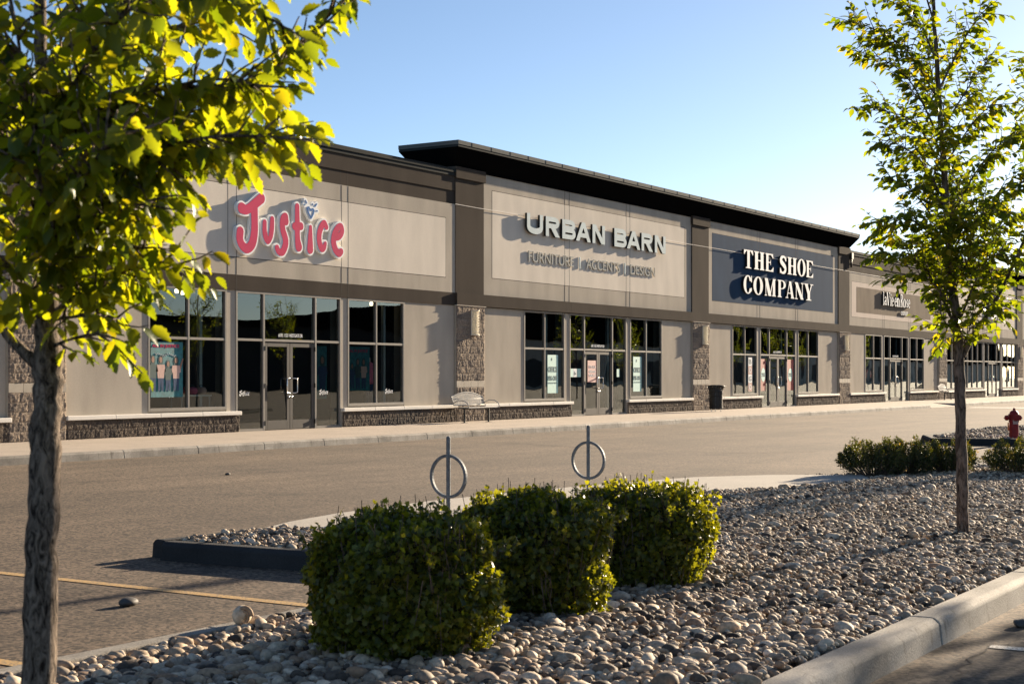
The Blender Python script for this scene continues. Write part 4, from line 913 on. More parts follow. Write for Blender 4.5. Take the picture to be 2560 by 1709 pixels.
# small window lettering
def tiny_justice(xc,zc_,lb):
    t=thing('window_decal',lb,'decal',(xc,yg-.05,zc_),'small white shop-name decals on the glass'); W=.36; ax=26.8; w0=4.2; sc=W/w0
    for nm,lps in LOOPS.items():
        solid('letter',[[(xc+(x-28.9)*sc,zc_+(z-5.0)*sc*1.15) for x,z in lp] for lp in lps],D+.028,D+.031,M['whiteplastic'],t)
for xc,lb in ((24.85,'white Justice decal low on the far left window pane'),(27.2,'white Justice decal low on the left sidelight'),(30.2,'white Justice decal low on the right sidelight'),(33.0,'white Justice decal low on the right-hand window')): tiny_justice(xc,.92,lb)
def address(s,cx,lb):
    t=thing('address_lettering',lb,'lettering',(cx,D+.03,2.3),'door addresses'); text('characters',s,cx-.47,cx+.45,2.30,2.40,D+.029,M['whiteplastic'],t,.003,.012)
address('#109, 11521 WESTGATE DR',CJ+.05,'small white #109 address lettering over the pink-letter shop doors'); address('#107, 11521 WESTGATE DR',CU,'small white address lettering over the URBAN BARN doors')
address('#105, 11521 WESTGATE DR',CS,'small white address lettering over the shoe shop doors'); address('#103, 11521 WESTGATE DR',CL,'small white address lettering over the brown-panel shop doors')
# mannequin in a pink shirt
def mannequin():
    x,y=32.75,D+.55; t=thing('mannequin','headless display mannequin in a pink shirt behind the right-hand window','mannequin',(x,y,.004))
    def sec(z,a,b_): return [(x+a*math.cos(q),y+b_*math.sin(q),z) for q in np.linspace(0,2*math.pi,17)[:-1]]
    def loft(L):
        b=MB(); v=[p for s in L for p in s]; n=16; f=[(j*n+i,j*n+(i+1)%n,(j+1)*n+(i+1)%n,(j+1)*n+i) for j in range(len(L)-1) for i in range(n)]+[tuple(range(n))[::-1],tuple(range((len(L)-1)*n,len(L)*n))]; b.add(v,f); return b
    loft([sec(1.72,.06,.05),sec(1.78,.05,.05),sec(1.84,.045,.045),sec(1.86,.02,.02)]).build('neck',M['beige'],t,smooth=True)
    b=loft([sec(1.12,.17,.12),sec(1.25,.165,.115),sec(1.42,.17,.12),sec(1.58,.19,.12),sec(1.68,.17,.10),sec(1.73,.07,.06)])
    for s in (-1,1): b.tube([(x+s*.16,y,1.66),(x+s*.22,y-.02,1.5),(x+s*.23,y-.03,1.36)],[.06,.055,.055],10)
    b.build('shirt',M['tee'],t,smooth=True)
    b=MB()
    for s in (-1,1): b.tube([(x+s*.08,y,1.14),(x+s*.09,y,.8),(x+s*.09,y,.35)],[.09,.075,.06],12)
    b.build('trousers',M['denim'],t,smooth=True)
    b=MB(); b.tube([(x,y,.02),(x,y,.9)],.012,8); b.lathe([(.15,.004),(.15,.02),(.02,.03)],x,y,20); b.build('stand',M['black'],t)
mannequin()
def shelf():
    t=thing('display_table','low display table behind the left-hand window','table',(25.9,D+.5,.004)); b=MB(); b.box(25.35,26.35,D+.3,D+.7,.86,.9); b.build('table_top',M['post'],t)
    for x in (25.38,26.3):
        for y in (D+.33,D+.66): b=MB(); b.box(x,x+.03,y,y+.03,.004,.86); b.build('leg',M['post'],t)
    for x,m_,lb in ((25.55,'redp','dark red soft bag on the window display table'),(25.85,'tee','pink ruffled bag in the middle of the window display table'),(26.15,'peach','peach bag on the window display table')):
        g_=thing('handbag',lb,'handbag',(x,D+.45,.9),'bags on the display table')
        b=MB(); b.lathe([(.09,.9),(.13,.95),(.135,1.02),(.10,1.07),(.02,1.08)],x,D+.45,12); b.build('body',M[m_],g_,smooth=True)
        b=MB(); b.tube([(x+.06*math.cos(a),D+.45,1.07+.06*math.sin(a)) for a in np.linspace(0,math.pi,9)],.008,6); b.build('strap',M['ink'],g_,smooth=True)
shelf()

# ================================================================== PLANTS
def leaf_template(kind='elm'):
    """unit leaf along +x, width along y, normal +z; triangles"""
    if kind=='elm':
        us=[0,.12,.3,.5,.7,.86,1.0]; ws=[.0,.17,.27,.30,.23,.12,0]
        V=[];F=[]
        for i,(u,w_) in enumerate(zip(us,ws)):
            dz=-.16*u*u*1.3; V.append((u,0,dz+.0)); V.append((u+.03,w_,dz+.10*w_/.3)); V.append((u+.03,-w_,dz+.10*w_/.3))
            if 0<i<6: V.append((u-.045,w_*.86,dz+.085*w_/.3)); V.append((u-.045,-w_*.86,dz+.085*w_/.3))
        # build simple strips: centre to rim points
        c=[];l_=[];r=[];k=0
        for i in range(7):
            c.append(k); l_.append(k+1); r.append(k+2); k+=5 if 0<i<6 else 3
        for i in range(6):
            a=l_[i]; b_=l_[i+1]; ar=r[i]; br=r[i+1]
            nl=c[i+1]+3 if 0<i+1<6 else None; nr=c[i+1]+4 if 0<i+1<6 else None
            if nl: F+=[(c[i],c[i+1],nl),(c[i],nl,a),(c[i+1],b_,nl),(c[i],nr,c[i+1]),(c[i],ar,nr),(c[i+1],nr,br)]
            else: F+=[(c[i],c[i+1],a),(c[i],ar,c[i+1])]
        return np.array(V),np.array(F)
    if kind=='lobed':
        A=[(0,0,0),(.18,.16,.03),(.12,.42,.04),(.40,.34,.05),(.50,.50,.04),(.66,.24,.02),(1.,0,-.12),(.66,-.24,.02),(.50,-.50,.04),(.40,-.34,.05),(.12,-.42,.04),(.18,-.16,.03),(.42,0,-.02)]
        F=[(12,i,i+1) for i in range(0,11)]+[(12,11,0)]
        return np.array(A),np.array(F)
    A=[(0,0,0),(.5,.16,.03),(1,0,-.05),(.5,-.16,.03)]; return np.array(A),np.array([(0,2,1),(0,3,2)])
def leaves(name,P,T,N,S,kind,m,parent):
    V0,F0=leaf_template(kind); P=np.asarray(P);T=np.asarray(T);N=np.asarray(N);S=np.asarray(S)
    T=T/np.linalg.norm(T,axis=1,keepdims=True); Bn=np.cross(N,T); Bn/=np.linalg.norm(Bn,axis=1,keepdims=True)+1e-9; Nn=np.cross(T,Bn)
    V=(P[:,None,:]+S[:,None,None]*(V0[None,:,0:1]*T[:,None,:]+V0[None,:,1:2]*Bn[:,None,:]+V0[None,:,2:3]*Nn[:,None,:])).reshape(-1,3)
    F=(F0[None]+(np.arange(len(P))*len(V0))[:,None,None]).reshape(-1,3)
    return npmesh(name,V,F,m,parent,smooth=False)
def tree(name,label,base,trunk,limbs,leafsize,mats,seed,twig=(.18,.42),step=.075,ls=.036,trunk_n=14,start=.22,droop=.5):
    rs=np.random.default_rng(seed); t=thing(name,label,'tree',base)
    b=MB(); P=spl(trunk,5); pts=[]; rr=[]
    for x,y,z,r in P:
        pts.append((x+rs.normal(0,.003),y+rs.normal(0,.003),z)); rr.append(r*(1+rs.normal(0,.035)))
    b.tube(pts,rr,trunk_n)
    b.build('trunk',mats[1],t,smooth=True)
    br=MB(); LP=[];LT=[];LN=[];LS=[]
    cen=np.array([trunk[0][0],trunk[0][1]])
    def sprig(p,d,L):
        n=max(3,int(L/.06)); q=np.array(p,float); d=d/np.linalg.norm(d); pts=[tuple(q)]; 
        for i in range(n):
            d=d+rs.normal(0,.12,3)+np.array([0,0,.015]); d/=np.linalg.norm(d); q=q+d*L/n; pts.append(tuple(q))
        br.tube(pts,[.0045*(1-.6*i/n) for i in range(n+1)],4,caps=False)
        m_=max(2,int(L/ls)); A=np.array(pts); side=1
        for i in range(m_+1):
            u=(.08+.92*i/m_)*n; k=min(int(u),n-1); pos=A[k]+(A[k+1]-A[k])*(u-k); tg=A[k+1]-A[k]; tg/=np.linalg.norm(tg)+1e-9
            sd_=np.cross(tg,[0,0,1]); sd_/=np.linalg.norm(sd_)+1e-9; side=-side
            if i==m_: td=tg+np.array([0,0,-droop*.6])
            else: td=.55*tg+side*sd_*.8+np.array([0,0,-droop*rs.uniform(.4,1.5)])
            td=td+rs.normal(0,.22,3)
            nn=np.array([0,0,1.])+rs.normal(0,.45,3)+sd_*side*.35
            LP.append(pos+td/np.linalg.norm(td)*.008);LT.append(td);LN.append(nn);LS.append(leafsize*rs.uniform(.6,1.18)*(.75+.25*math.sin(math.pi*min(1,i/m_+.2))))
    for lm in limbs:
        pl=lm[0]; r0=lm[1]; dens=lm[2] if len(lm)>2 else 1.
        Q=[np.array(q) for q in spl(pl,6)]; L=[0]
        for a,c in zip(Q[:-1],Q[1:]): L.append(L[-1]+np.linalg.norm(c-a))
        tot=L[-1]; br.tube([tuple(q) for q in Q],[max(.004,r0*(1-.85*l_/tot)) for l_ in L],7,caps=False)
        s=tot*start
        while s<tot:
            k=max(0,np.searchsorted(L,s)-1); k=min(k,len(Q)-2); pos=Q[k]+(Q[k+1]-Q[k])*((s-L[k])/(L[k+1]-L[k]+1e-9)); tg=Q[k+1]-Q[k]; tg/=np.linalg.norm(tg)
            rnd=rs.normal(0,1,3); rnd-=tg*rnd.dot(tg); rnd/=np.linalg.norm(rnd); d=tg*.75+rnd*.85+np.array([0,0,.22])
            sprig(pos,d,rs.uniform(*twig)*(1-.35*s/tot)); s+=step/dens*rs.uniform(.6,1.4)
        sprig(Q[-1],Q[-1]-Q[-2],twig[0]*1.0)
    br.build('branches',mats[1],t,smooth=True)
    leaves('crown',LP,LT,LN,LS,'elm',mats[0],t); return t,len(LP)
# left foreground tree
def L3(px,py,Z): v=dep(px,py,Z); return (v.x,v.y,v.z)
ZL=4.3
def tp(px,py,w,Z=ZL): return (*L3(px,py,Z),w*Z/FOC/2)
base=dep(97,938,ZL); base=(base.x,base.y,-.05)
tr=[(*base[:2],-.08,.060),tp(97,1709,86),tp(104,1450,80),tp(112,1250,78),tp(117,1050,76),tp(120,930,74),tp(118,800,60),tp(116,600,50),tp(112,400,42),tp(104,200,36),tp(100,0,30),tp(95,-250,22),tp(92,-600,10)]
LB=[([(115,930,0),(60,880,0),(0,800,.05),(-60,600,.1),(-90,350,.1)],.028,.8),
 ([(122,870,0),(170,850,-.1),(230,835,-.2),(270,840,-.25)],.009,.7),([(122,800,0),(200,790,-.15),(270,790,-.25),(305,810,-.3)],.010,.8),
 ([(122,790,0),(200,735,-.1),(310,680,-.2),(390,655,-.25),(455,668,-.25)],.012,.9),
 ([(120,740,0),(230,660,-.2),(310,620,-.35),(360,620,-.4)],.012,.7),
 ([(118,700,0),(220,580,.1),(310,520,.2),(370,525,.25)],.012,1.),
 ([(118,660,0),(250,510,-.2),(380,420,-.3),(490,385,-.3),(560,380,-.3)],.014,1.2),
 ([(116,600,0),(300,450,.1),(470,400,.15),(590,360,.2)],.014,1.2),
 ([(114,560,0),(260,420,-.3),(480,350,-.5),(640,340,-.5),(705,345,-.5)],.015,1.2),
 ([(112,460,0),(330,330,.1),(520,270,.1),(620,250,.1)],.014,1.2),
 ([(110,400,0),(300,260,-.3),(520,200,-.5),(655,215,-.5)],.014,1.2),
 ([(108,330,0),(300,230,-.1),(500,225,-.2),(640,205,-.2),(745,120,-.2),(845,15,-.2),(880,-15,-.2)],.014,.75),
 ([(104,250,0),(300,100,.2),(480,60,.3),(600,40,.35)],.013,1.1),
 ([(104,180,0),(300,20,-.3),(520,-30,-.4),(700,60,-.4)],.013,1.1),
 ([(102,100,0),(250,-60,0),(430,-120,0),(640,-60,0)],.013,1.1),
 ([(100,0,0),(300,-160,.2),(500,-260,.2)],.012,.9),([(98,-100,0),(220,-300,-.2),(350,-450,-.3)],.012,.9),
 ([(110,560,0),(30,420,-.3),(-80,300,-.5),(-160,250,-.5)],.012,1.),([(108,420,0),(20,300,.3),(-120,150,.5)],.012,1.),
 ([(104,250,0),(40,120,-.2),(-100,-50,-.4)],.012,1.),([(116,700,0),(60,600,.3),(-20,520,.5),(-140,470,.6)],.012,1.),
 ([(116,650,0),(180,520,-.5),(240,400,-.9),(300,330,-1.1)],.012,1.2),([(112,500,0),(170,380,.5),(240,280,.9),(320,200,1.1)],.012,1.2),
 ([(108,350,0),(190,200,-.5),(270,80,-.8),(340,10,-1.)],.012,1.2),([(104,200,0),(180,80,.5),(260,-40,.8)],.012,1.),
 ([(118,780,0),(160,700,.4),(230,620,.7),(300,560,.8)],.010,1.),([(117,720,0),(140,600,-.4),(110,480,-.7),(60,380,-.8)],.010,1.),
 ([(112,480,0),(80,330,-.4),(60,200,-.6),(40,60,-.7)],.010,1.),([(110,420,0),(180,300,-.2),(330,340,-.4),(430,420,-.4)],.010,1.2),
 ([(118,820,0),(60,730,-.2),(20,660,-.35),(-40,620,-.4)],.010,1.),([(116,640,0),(240,590,-.4),(330,520,-.6),(380,500,-.6)],.010,1.1),
 ([(95,-250,0),(60,-450,0),(20,-650,0)],.012,.8),([(95,-200,0),(180,-420,.3),(240,-600,.4)],.012,.8),([(98,-60,0),(-20,-250,.2),(-140,-380,.3)],.012,.8)]
LB=[([L3(px,py,ZL+dz*.7) for px,py,dz in q],r*.68,dn) for q,r,dn in LB]
_,n1=tree('elm_tree','large foreground elm at the left edge with backlit yellow-green leaves and a rough dark trunk',base,tr,LB,.077,(M['leaf'],M['bark']),3,step=.0235,twig=(.09,.25),ls=.025,droop=.85)
# right tree
ZT=12.9
v=dep(2407,1345,ZT); base=(v.x,v.y,-.05)
tr=[(v.x,v.y,-.08,.062),tp(2407,1340,32,ZT),tp(2405,1200,29,ZT),tp(2402,1050,27,ZT),tp(2398,900,27,ZT),tp(2392,800,24,ZT),tp(2380,700,22,ZT),tp(2368,550,18,ZT),tp(2358,400,15,ZT),tp(2348,250,12,ZT),tp(2338,100,10,ZT),tp(2330,-100,7,ZT),tp(2325,-260,4,ZT)]
TB=[([(2402,905,0),(2385,830,0),(2370,765,0),(2350,725,.05),(2320,705,.1)],.018,.55),
 ([(2408,890,0),(2430,845,0),(2464,794,0),(2499,733,0),(2530,670,0),(2570,590,0),(2620,480,0)],.024,.8),
 ([(2375,790,.0),(2340,715,-.1),(2290,690,-.1),(2240,700,-.1)],.012,.9),([(2350,725,.0),(2290,650,-.2),(2230,635,-.3),(2200,640,-.3)],.010,1.1),
 ([(2392,760,0),(2330,640,.1),(2260,600,.1),(2225,585,.1)],.012,1.2),([(2380,680,0),(2310,570,-.2),(2240,545,-.3),(2190,555,-.3)],.012,1.2),
 ([(2370,600,0),(2300,500,.1),(2250,460,.1),(2225,450,.1)],.012,1.2),([(2362,500,0),(2300,400,-.1),(2240,360,-.2),(2205,350,-.2)],.012,1.1),
 ([(2356,420,0),(2290,310,.1),(2220,280,.1),(2168,275,.1)],.011,1.0),([(2350,350,0),(2280,210,0),(2210,150,0),(2150,130,0)],.011,1.2),
 ([(2346,250,0),(2270,130,-.1),(2190,75,-.2),(2125,55,-.2)],.011,1.2),([(2340,150,0),(2290,40,.1),(2230,-20,.1)],.010,1.1),
 ([(2336,60,0),(2300,-60,0),(2270,-160,0)],.010,1.),([(2334,0,0),(2370,-90,0),(2400,-180,0)],.010,1.),
 ([(2345,230,0),(2400,120,-.1),(2440,50,-.1),(2470,20,-.1)],.011,1.2),([(2352,330,0),(2420,220,.2),(2470,150,.3)],.011,1.2),
 ([(2358,420,0),(2430,310,-.2),(2470,270,-.3),(2480,260,-.3)],.011,1.3),([(2370,560,0),(2440,430,.2),(2510,350,.3),(2560,330,.3)],.012,1.3),
 ([(2375,640,0),(2450,520,-.2),(2530,470,-.3),(2600,440,-.3)],.012,1.3),([(2385,720,0),(2450,620,.3),(2510,560,.5),(2580,530,.5)],.012,1.3),
 ([(2400,800,0),(2440,700,-.3),(2480,640,-.4),(2560,640,-.4)],.012,1.2),([(2464,794,0),(2475,740,.2),(2480,690,.3)],.010,1.1),
 ([(2430,845,0),(2440,790,-.1),(2470,770,-.2),(2500,790,-.2)],.008,1.0),([(2400,880,0),(2420,830,-.2),(2440,810,-.3)],.007,1.),
 ([(2385,830,0),(2360,800,-.1),(2350,770,-.1),(2375,745,-.1)],.007,1.),([(2372,800,0),(2365,830,.1),(2358,850,.1)],.006,1.3),
 ([(2380,690,0),(2370,600,-.5),(2380,520,-.8)],.010,1.3),([(2372,580,0),(2390,480,.5),(2400,400,.8)],.010,1.3),([(2360,450,0),(2350,350,-.4),(2360,260,-.6)],.010,1.3),
 ([(2368,540,0),(2330,450,.5),(2300,380,.7)],.010,1.3),([(2392,780,0),(2350,690,.4),(2320,640,.6)],.010,1.2),([(2348,300,0),(2330,190,.3),(2320,120,.4)],.010,1.2),
 ([(2530,670,0),(2580,560,0),(2640,520,0)],.012,1.),([(2370,620,0),(2430,560,-.5),(2480,520,-.8)],.010,1.3),([(2384,730,0),(2420,650,-.4),(2450,600,-.6)],.010,1.2),
 ([(2570,560,0),(2590,400,-.1),(2575,250,-.1),(2565,160,-.1)],.010,.8),
 ([(2585,420,0),(2680,330,0),(2760,260,0)],.012,1.),([(2620,480,0),(2720,400,.3),(2790,380,.3)],.012,1.)]
TB=[([L3(px,py,ZT+dz) for px,py,dz in q],r,dn) for q,r,dn in TB]
_,n2=tree('elm_tree','slim upright elm rising from the river-stone bed at the right',base,tr,TB,.098,(M['leaf2'],M['bark2']),5,step=.032,twig=(.16,.40),ls=.034,start=.22)
# trees of the car park beyond the right edge (their shadows fall into view, the glass reflects them)
def carpark_tree(x,y,h,seed,label,density=1.):
    rs=np.random.default_rng(seed); tk=[(x,y,-.1,.07),(x+.02,y,1,.06),(x-.03,y+.02,2,.05),(x,y,h*.6,.035),(x+.05,y,h,.01)]
    lb=[]
    for k in range(20):
        a=rs.uniform(0,2*math.pi); z0=1.5+(h-2)*rs.uniform(0,.8); L=rs.uniform(.9,1.5)*(1-.35*(z0-1.5)/h); c,s=math.cos(a),math.sin(a)
        lb.append(([(x,y,z0),(x+c*L*.35,y+s*L*.35,z0+L*.45),(x+c*L*.7,y+s*L*.7,z0+L*.85),(x+c*L*.95,y+s*L*.95,z0+L*1.1)],.018,density))
    return tree('elm_tree',label,(x,y,-.05),tk,lb,.13,(M['leaf2'],M['bark2']),seed,step=.16,twig=(.25,.5),ls=.075)
g_='car park trees beyond the right edge'
for i,(x,y,h) in enumerate(((47.5,3.6,6.2),(54,3.0,5.0),(81,3.4,5.6),(86,4.2,5.2),(104,3.8,6.0),(112,4.,6.0),(119,3.,6.),(133,3.6,6.),(27.5,4.7,4.6),(17.6,.7,4.8),(22.5,-.1,5.4))):  # the dense ones nearest the camera are added only to shade the asphalt
    t,_=carpark_tree(x,y,h,40+i,'young elm in the car park, out of view, placed for window reflections and ground shade',5.0 if y<1 else 1.3); t['group']=g_

def hedge(cx,cy,ax,ay,h,label,seed,n=8200,rz=0):
    rs=np.random.default_rng(seed); t=thing('hedge_bush',label,'hedge',(cx,cy,-.03),'clipped hedge bushes in the stone bed')
    def surf(k,shrink=1.):
        d=rs.normal(0,1,(k,3)); d/=np.linalg.norm(d,axis=1,keepdims=True); r=1/((np.abs(d[:,0])**2.3+np.abs(d[:,1])**2.3)**(4/2.3)+np.abs(d[:,2])**4)**.25; q=d*r[:,None]; return q
    q=surf(n); dp=1-np.abs(rs.normal(0,.10,n)); wob=1+.06*np.sin(q[:,0]*5+seed)+.06*np.sin(q[:,1]*6+q[:,2]*4+seed*2)+.04*np.sin(q[:,0]*11+q[:,1]*9+seed)+.03*np.sin(q[:,2]*13+q[:,1]*7)
    P=q*(dp*wob)[:,None]*np.array([ax,ay,h/2]); P[:,2]+=h/2; P[:,2]=np.maximum(P[:,2],.0+rs.uniform(0,.05,n))
    out=q/np.array([ax,ay,h/2]); out/=np.linalg.norm(out,axis=1,keepdims=True)
    T=out*.35+rs.normal(0,.55,(n,3))+np.array([0,0,.05]); N=out*.9+rs.normal(0,.5,(n,3))+np.array([0,0,.35])
    S=rs.uniform(.020,.043,n); LPs=[P];LTs=[T];LNs=[N];LSs=[S]
    br=MB()
    for k in range(230):      # shoots breaking the clipped outline
        u=rs.uniform(-1,1,2)*.88; zt=h*(1.0+.04*math.sin(u[0]*5+seed)); p=np.array([u[0]*ax,u[1]*ay,zt*(1-.35*max(abs(u[0]),abs(u[1]))**5)-.05]); L=rs.uniform(.04,.12)*(1+.5*(rs.random()<.1)); d=np.array([u[0]*.4,u[1]*.4,1.])+rs.normal(0,.25,3); d/=np.linalg.norm(d)
        br.tube([tuple(np.array((cx,cy,-.03))+p),tuple(np.array((cx,cy,-.03))+p+d*L)],.0018,3,caps=False)
        m_=6; f=np.linspace(.2,1,m_)[:,None]; LPs.append(p+d*L*f); LTs.append(rs.normal(0,.7,(m_,3))+np.array([0,0,.5])); LNs.append(rs.normal(0,.7,(m_,3))+[0,0,.5]); LSs.append(rs.uniform(.022,.04,m_))
    for k in range(220):
        q1=surf(1)[0]; p=q1*np.array([ax,ay,h/2])*.93+[0,0,h/2]; d=np.array([rs.normal(0,.12),rs.normal(0,.12),1.]); L=rs.uniform(.12,.3); a0=np.array((cx,cy,-.03))+p; a0[2]=max(0,a0[2]-L/2)
        br.tube([tuple(a0),tuple(a0+d*L*.5+rs.normal(0,.01,3)),tuple(a0+d*L)],.0022,3,caps=False)
    br.build('stems',M['bark2'],t)
    off=np.array((cx,cy,-.03)); P=np.concatenate(LPs)+off
    leaves('foliage',P,np.concatenate(LTs),np.concatenate(LNs),np.concatenate(LSs),'lobed',M['hedge'],t)
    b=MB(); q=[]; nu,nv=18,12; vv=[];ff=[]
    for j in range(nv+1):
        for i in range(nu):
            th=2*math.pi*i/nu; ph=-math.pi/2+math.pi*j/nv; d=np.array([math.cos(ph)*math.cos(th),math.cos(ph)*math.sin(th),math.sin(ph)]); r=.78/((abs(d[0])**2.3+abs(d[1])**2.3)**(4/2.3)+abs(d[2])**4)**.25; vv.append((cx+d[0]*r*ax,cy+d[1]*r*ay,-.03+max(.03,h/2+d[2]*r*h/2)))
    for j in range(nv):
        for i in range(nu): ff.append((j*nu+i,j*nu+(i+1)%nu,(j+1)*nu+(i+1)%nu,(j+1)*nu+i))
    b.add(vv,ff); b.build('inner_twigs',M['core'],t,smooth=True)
hedge(6.05,4.46,.455,.455,.66,'nearest of the three clipped green hedge bushes, lit on its right side',1,17500)
hedge(7.43,4.53,.435,.435,.67,'middle of the three clipped green hedge bushes, half hidden by the nearest one',2,15000)
hedge(8.95,4.59,.435,.435,.62,'farthest of the three clipped hedge bushes, beside the open stretch of stones',3,14000)

def shrub(cx,cy,r,h,label,seed,n=5200,nsh=80,mt='shrub'):
    rs=np.random.default_rng(seed); t=thing('spreading_shrub',label,'shrub',(cx,cy,-.03),'low shrubs at the far end of the stone bed')
    LP=[];LT=[];LN=[];LS=[]; br=MB(); o=np.array((cx,cy,-.03)); per=n//nsh
    for k in range(nsh):
        a=rs.uniform(0,2*math.pi); e=rs.uniform(.15,1.) ; rad=r*math.sqrt(rs.uniform(.1,1)); tip=np.array([rad*math.cos(a),rad*math.sin(a),h*(1.30-.75*(rad/r)**2.5)*rs.uniform(.85,1.08)]); b0=np.array([tip[0]*.3,tip[1]*.3,0.])
        mid=(b0+tip)/2+np.array([tip[0]*.15,tip[1]*.15,0]); pts=[b0,mid,tip]; br.tube([tuple(o+p) for p in pts],[.008,.005,.002],4,caps=False)
        u=rs.uniform(.2,1.,per)**.7; A=np.outer((1-u)**2,b0)+np.outer(2*u*(1-u),mid)+np.outer(u*u,tip); A+=rs.normal(0,.055,(per,3))*(1.15-u)[:,None]; A[:,2]=np.maximum(A[:,2],.01)
        d=tip-mid; d/=np.linalg.norm(d); LP.append(A+o); LT.append(d*.7+rs.normal(0,.6,(per,3))); LN.append(rs.normal(0,.7,(per,3))+[0,0,.6]); LS.append(rs.uniform(.03,.055,per))
    br.build('stems',M['bark2'],t); leaves('foliage',np.concatenate(LP),np.concatenate(LT),np.concatenate(LN),np.concatenate(LS),'simple',M[mt],t)
for i,(px,py,Z,r,h,lb) in enumerate(((2182,1186,20.6,.50,.42,'dark rounded shrub at the left end of the far shrub group'),(2262,1186,20.9,.44,.40,'dark shrub in the middle of the far group, left of the right-hand trunk'),(2368,1184,21.2,.50,.38,'rounded dark shrub half behind the right-hand trunk'),(2548,1181,20.9,.50,.42,'shrub with sunlit yellow tips at the right edge below the hydrant'))):
    v=dep(px,py,Z); shrub(v.x,v.y,r,h,lb,20+i,n=9000)

# ================================================================== STONES
def ico(sub):
    bm=bmesh.new(); bmesh.ops.create_icosphere(bm,subdivisions=sub,radius=1); V=np.array([v.co[:] for v in bm.verts]); F=np.array([[v.index for v in f.verts] for f in bm.faces]); bm.free(); return V,F
def inside(P,poly):
    x,y=P[:,0],P[:,1]; c=np.zeros(len(P),bool); n=len(poly)
    for i in range(n):
        x0,y0=poly[i]; x1,y1=poly[(i+1)%n]
        k=((y0>y)!=(y1>y))&(x<(x1-x0)*(y-y0)/(y1-y0+1e-12)+x0); c^=k
    return c
def scatter(name,label,poly,hole,x0,x1,y0,y1,sp,seed,cull=True):
    rs=np.random.default_rng(seed); xs=np.arange(x0,x1,sp); ys=np.arange(y0,y1,sp*.92); X,Y=np.meshgrid(xs,ys); X=X+(np.arange(len(ys))%2)[:,None]*sp/2
    P=np.stack([X.ravel(),Y.ravel()],1)+rs.normal(0,sp*.26,(X.size,2)); k=inside(P,poly)
    if hole: k&=~inside(P,hole)
    if cull:
        Zc=C_*P[:,0]+S_*P[:,1]; Xc=S_*P[:,0]-C_*P[:,1]; px=1280+FOC*Xc/np.maximum(Zc,.1); k&=(Zc>4.5)&(px>-500)&(px<3100)
    P=P[k]; n=len(P); V0,F0=ico(2)
    s=np.exp(rs.normal(-4.10,.34,n))*(np.interp(P[:,0],[5.5,9.5],[1.38,1.0]) if cull else 1.4); s=np.where(rs.random(n)<.05,s*1.65,s); s=np.minimum(s,.066)
    if cull: order=np.argsort(C_*P[:,0]+S_*P[:,1]); P=P[order]; s=s[order]
    ax=np.stack([s*rs.uniform(1.0,1.45,n),s*rs.uniform(.75,1.05,n),s*rs.uniform(.55,.85,n)],1)
    D3=V0[None]*ax[:,None,:]
    # low-frequency lumps
    kx=rs.normal(0,1.3,(n,3)); ph=rs.uniform(0,6,n); D3=D3*(1+.13*np.sin((V0[None]*kx[:,None,:]).sum(2)*1.6+ph[:,None]))[:,:,None]
    a=rs.uniform(0,2*math.pi,n); tx=rs.normal(0,.55,n); ca,sa=np.cos(a),np.sin(a); ct,st=np.cos(tx),np.sin(tx)
    x,y,z=D3[:,:,0],D3[:,:,1],D3[:,:,2]; y,z=y*ct[:,None]-z*st[:,None],y*st[:,None]+z*ct[:,None]; x,y=x*ca[:,None]-y*sa[:,None],x*sa[:,None]+y*ca[:,None]
    z0=-.025+rs.uniform(-.014,.030,n)+.012*np.sin(P[:,0]*2.1)+.01*np.sin(P[:,1]*3.3+P[:,0])
    V=np.stack([x+P[:,0:1],y+P[:,1:2],z+z0[:,None]],2).reshape(-1,3); F=(F0[None]+(np.arange(n)*len(V0))[:,None,None]).reshape(-1,3)
    o=npmesh(name,V,F,M['stone'],None,smooth=True); o['kind']='stuff'; o['label']=label; o['category']='gravel'; return o,n
bedA=[(-12,2.64),(40,2.64),(40,6.2),(23.4,7.1),(20.4,6.9),(18.3,8.6),(10.25,8.85),(9.0,8.95),(9.16,5.6),(-12,5.6)]
_,ns=scatter('river_stones','bed of mixed grey, tan and brown river stones around the hedges',bedA,pad,-2,23.4,2.62,9.,.0345,9)
_,nf=scatter('river_stones','thin layer of river stones on the far hydrant island',[(32.5,9.5),(33.3,7.3),(43.9,5.7),(45.8,9),(40,10.4),(34,10.1)],None,32,46,5,10.6,.09,10,False)
def stone_at(px,py,s,label,name='loose_stone',z=ZR,flat=.6,cat='stone',m=None):
    x,y=gr(px,py,z); V,F=ico(3); rs=np.random.default_rng(int(px)); k=rs.normal(0,1.2,3); V=V*(1+.12*np.sin((V*k).sum(1)*1.5))[:,None]*np.array([s*1.35,s,s*flat])
    V=V+np.array([x,y,z+s*flat*.8]); o=npmesh(name,V,F,m or mat('dark_stone',(.075,.068,.06),.7,.2,40),None); o.data.transform(Matrix.Translation((-x,-y,-z))); o.location=(x,y,z); return tag(o,label,cat)
stone_at(322,1514,.052,'loose rounded stone lying alone on the parking stall near the yellow line')
stone_at(570,1187,.035,'tiny dark stone out on the drive in front of the left shop')
stone_at(2553,1566,.045,'loose stone on the near asphalt at the right edge')
x,y=gr(605,1560,.0); sh=thing('snail_rock','big round coiled stone perched on the kerb at the edge of the bed','stone',(x,y,.0))
V,F=ico(3); V=V*np.array([.062,.045,.055])+np.array([x,y,.05]); npmesh('body',V,F,M['stone'],sh)
b=MB(); fwd=Vector((-C_,-S_,0)); rgt=Vector((S_,-C_,0))
pts=[];rd=[]
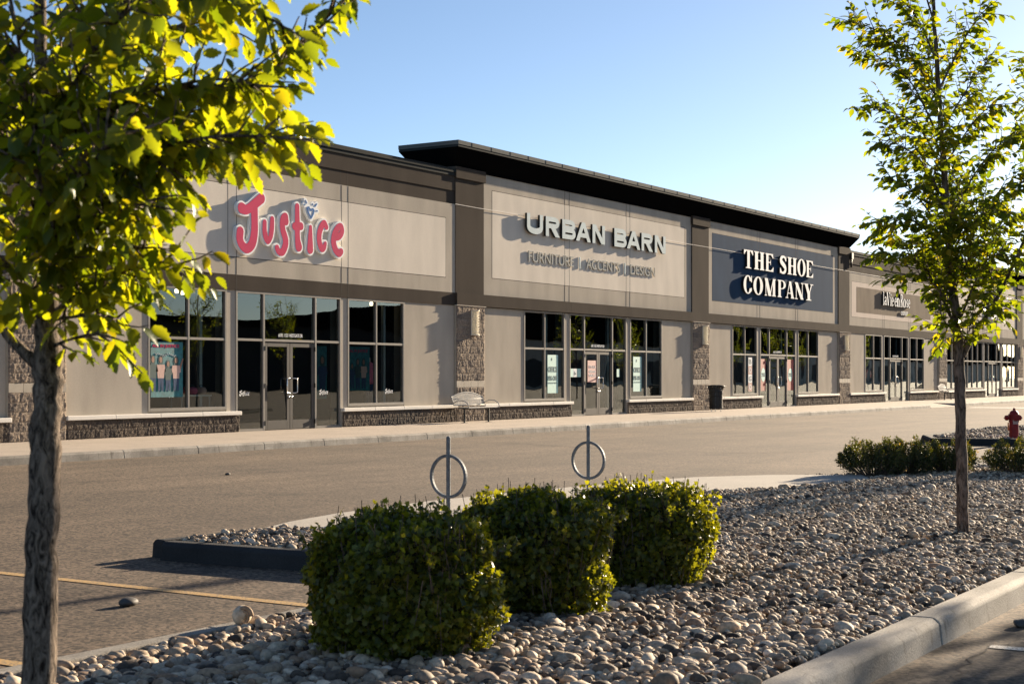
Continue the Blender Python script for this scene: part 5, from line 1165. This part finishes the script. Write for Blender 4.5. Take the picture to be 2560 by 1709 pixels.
for k in range(40):
    a=k/39*4.2*math.pi; r=.050*(1-k/46); pts.append(Vector((x,y,.05))+fwd*(.026+.015*k/39)+rgt*(.018+r*math.cos(a)*.75)+Vector((0,0,r*math.sin(a)))); rd.append(.014*(1-k/60))
b.tube(pts,rd,8); b.build('coil',M['stone'],sh,smooth=True)

LP_=thing('shadow_post','tall unseen post added beyond the right edge to cast a soft shadow across the stall','shadow post',(29,5.35,ZR))  # added out of view only to throw the soft band of shade
b=MB(); b.lathe([(.25,ZR),(.25,.35),(.23,.4)],29,5.35,20); b.build('base',M['pad'],LP_)
b=MB(); b.tube([(29,5.35,.4),(29,5.35,7.2)],[.09,.06],12); b.build('pole',M['black'],LP_,smooth=True)
b=MB(); b.tube([(29,5.35,7.1),(29.2,4.6,7.25)],.04,8); b.build('arm',M['black'],LP_)
b=MB(); b.box(29.0,29.4,4.1,4.65,7.2,7.3); b.build('post_head',M['black'],LP_,bev=.02)

# ================================================================== OUT OF FRAME (reflected in the glass)
O=thing('opposite_building','long dark low retail building across the car park, seen only as a reflection','building',(150,-45,0))
bx('wall','interior',(62,150,-46,-45,ZR,6.3),parent=O); bx('wall','taupe',(150,378,-46,-45,ZR,6.3),parent=O)
b=MB(); b.prismxz([(62,6.3),(75,6.3),(90,6.6),(100,6.4),(112,7.2),(122,8.2),(140,9.4),(190,10.2),(240,9.8),(360,9.6),(372,9.2),(380,3.5),(520,3)],-46.4,-44.8); b.build('roof',M['canopy'],O)
b=MB()
for k in range(22): b.box(66+k*12,74+k*12,-44.99,-44.95,.3,3.2)
b.build('window_band',M['interior'],O)
SS=thing('stop_sign','red octagonal stop sign, seen mirrored in the brown-panel shop window','sign',(127.5,6,ZR))
b=MB(); b.tube([(127.5,6,ZR),(127.5,6,2.0)],.03,8); b.build('post',M['galv'],SS)
oc=[(127.5+.4*math.cos(R(22.5+45*k)),1.5+.4*math.sin(R(22.5+45*k))) for k in range(8)]
b=MB(); b.prismxz(oc,6.04,6.05); b.build('sign_face',M['stopred'],SS)
text('lettering','STOP',127.5-.28,127.5+.28,1.38,1.62,6.056,M['whiteplastic'],SS,.003,.02,flipx=True)
print('LEAVES',n1,n2,'STONES',ns,nf)
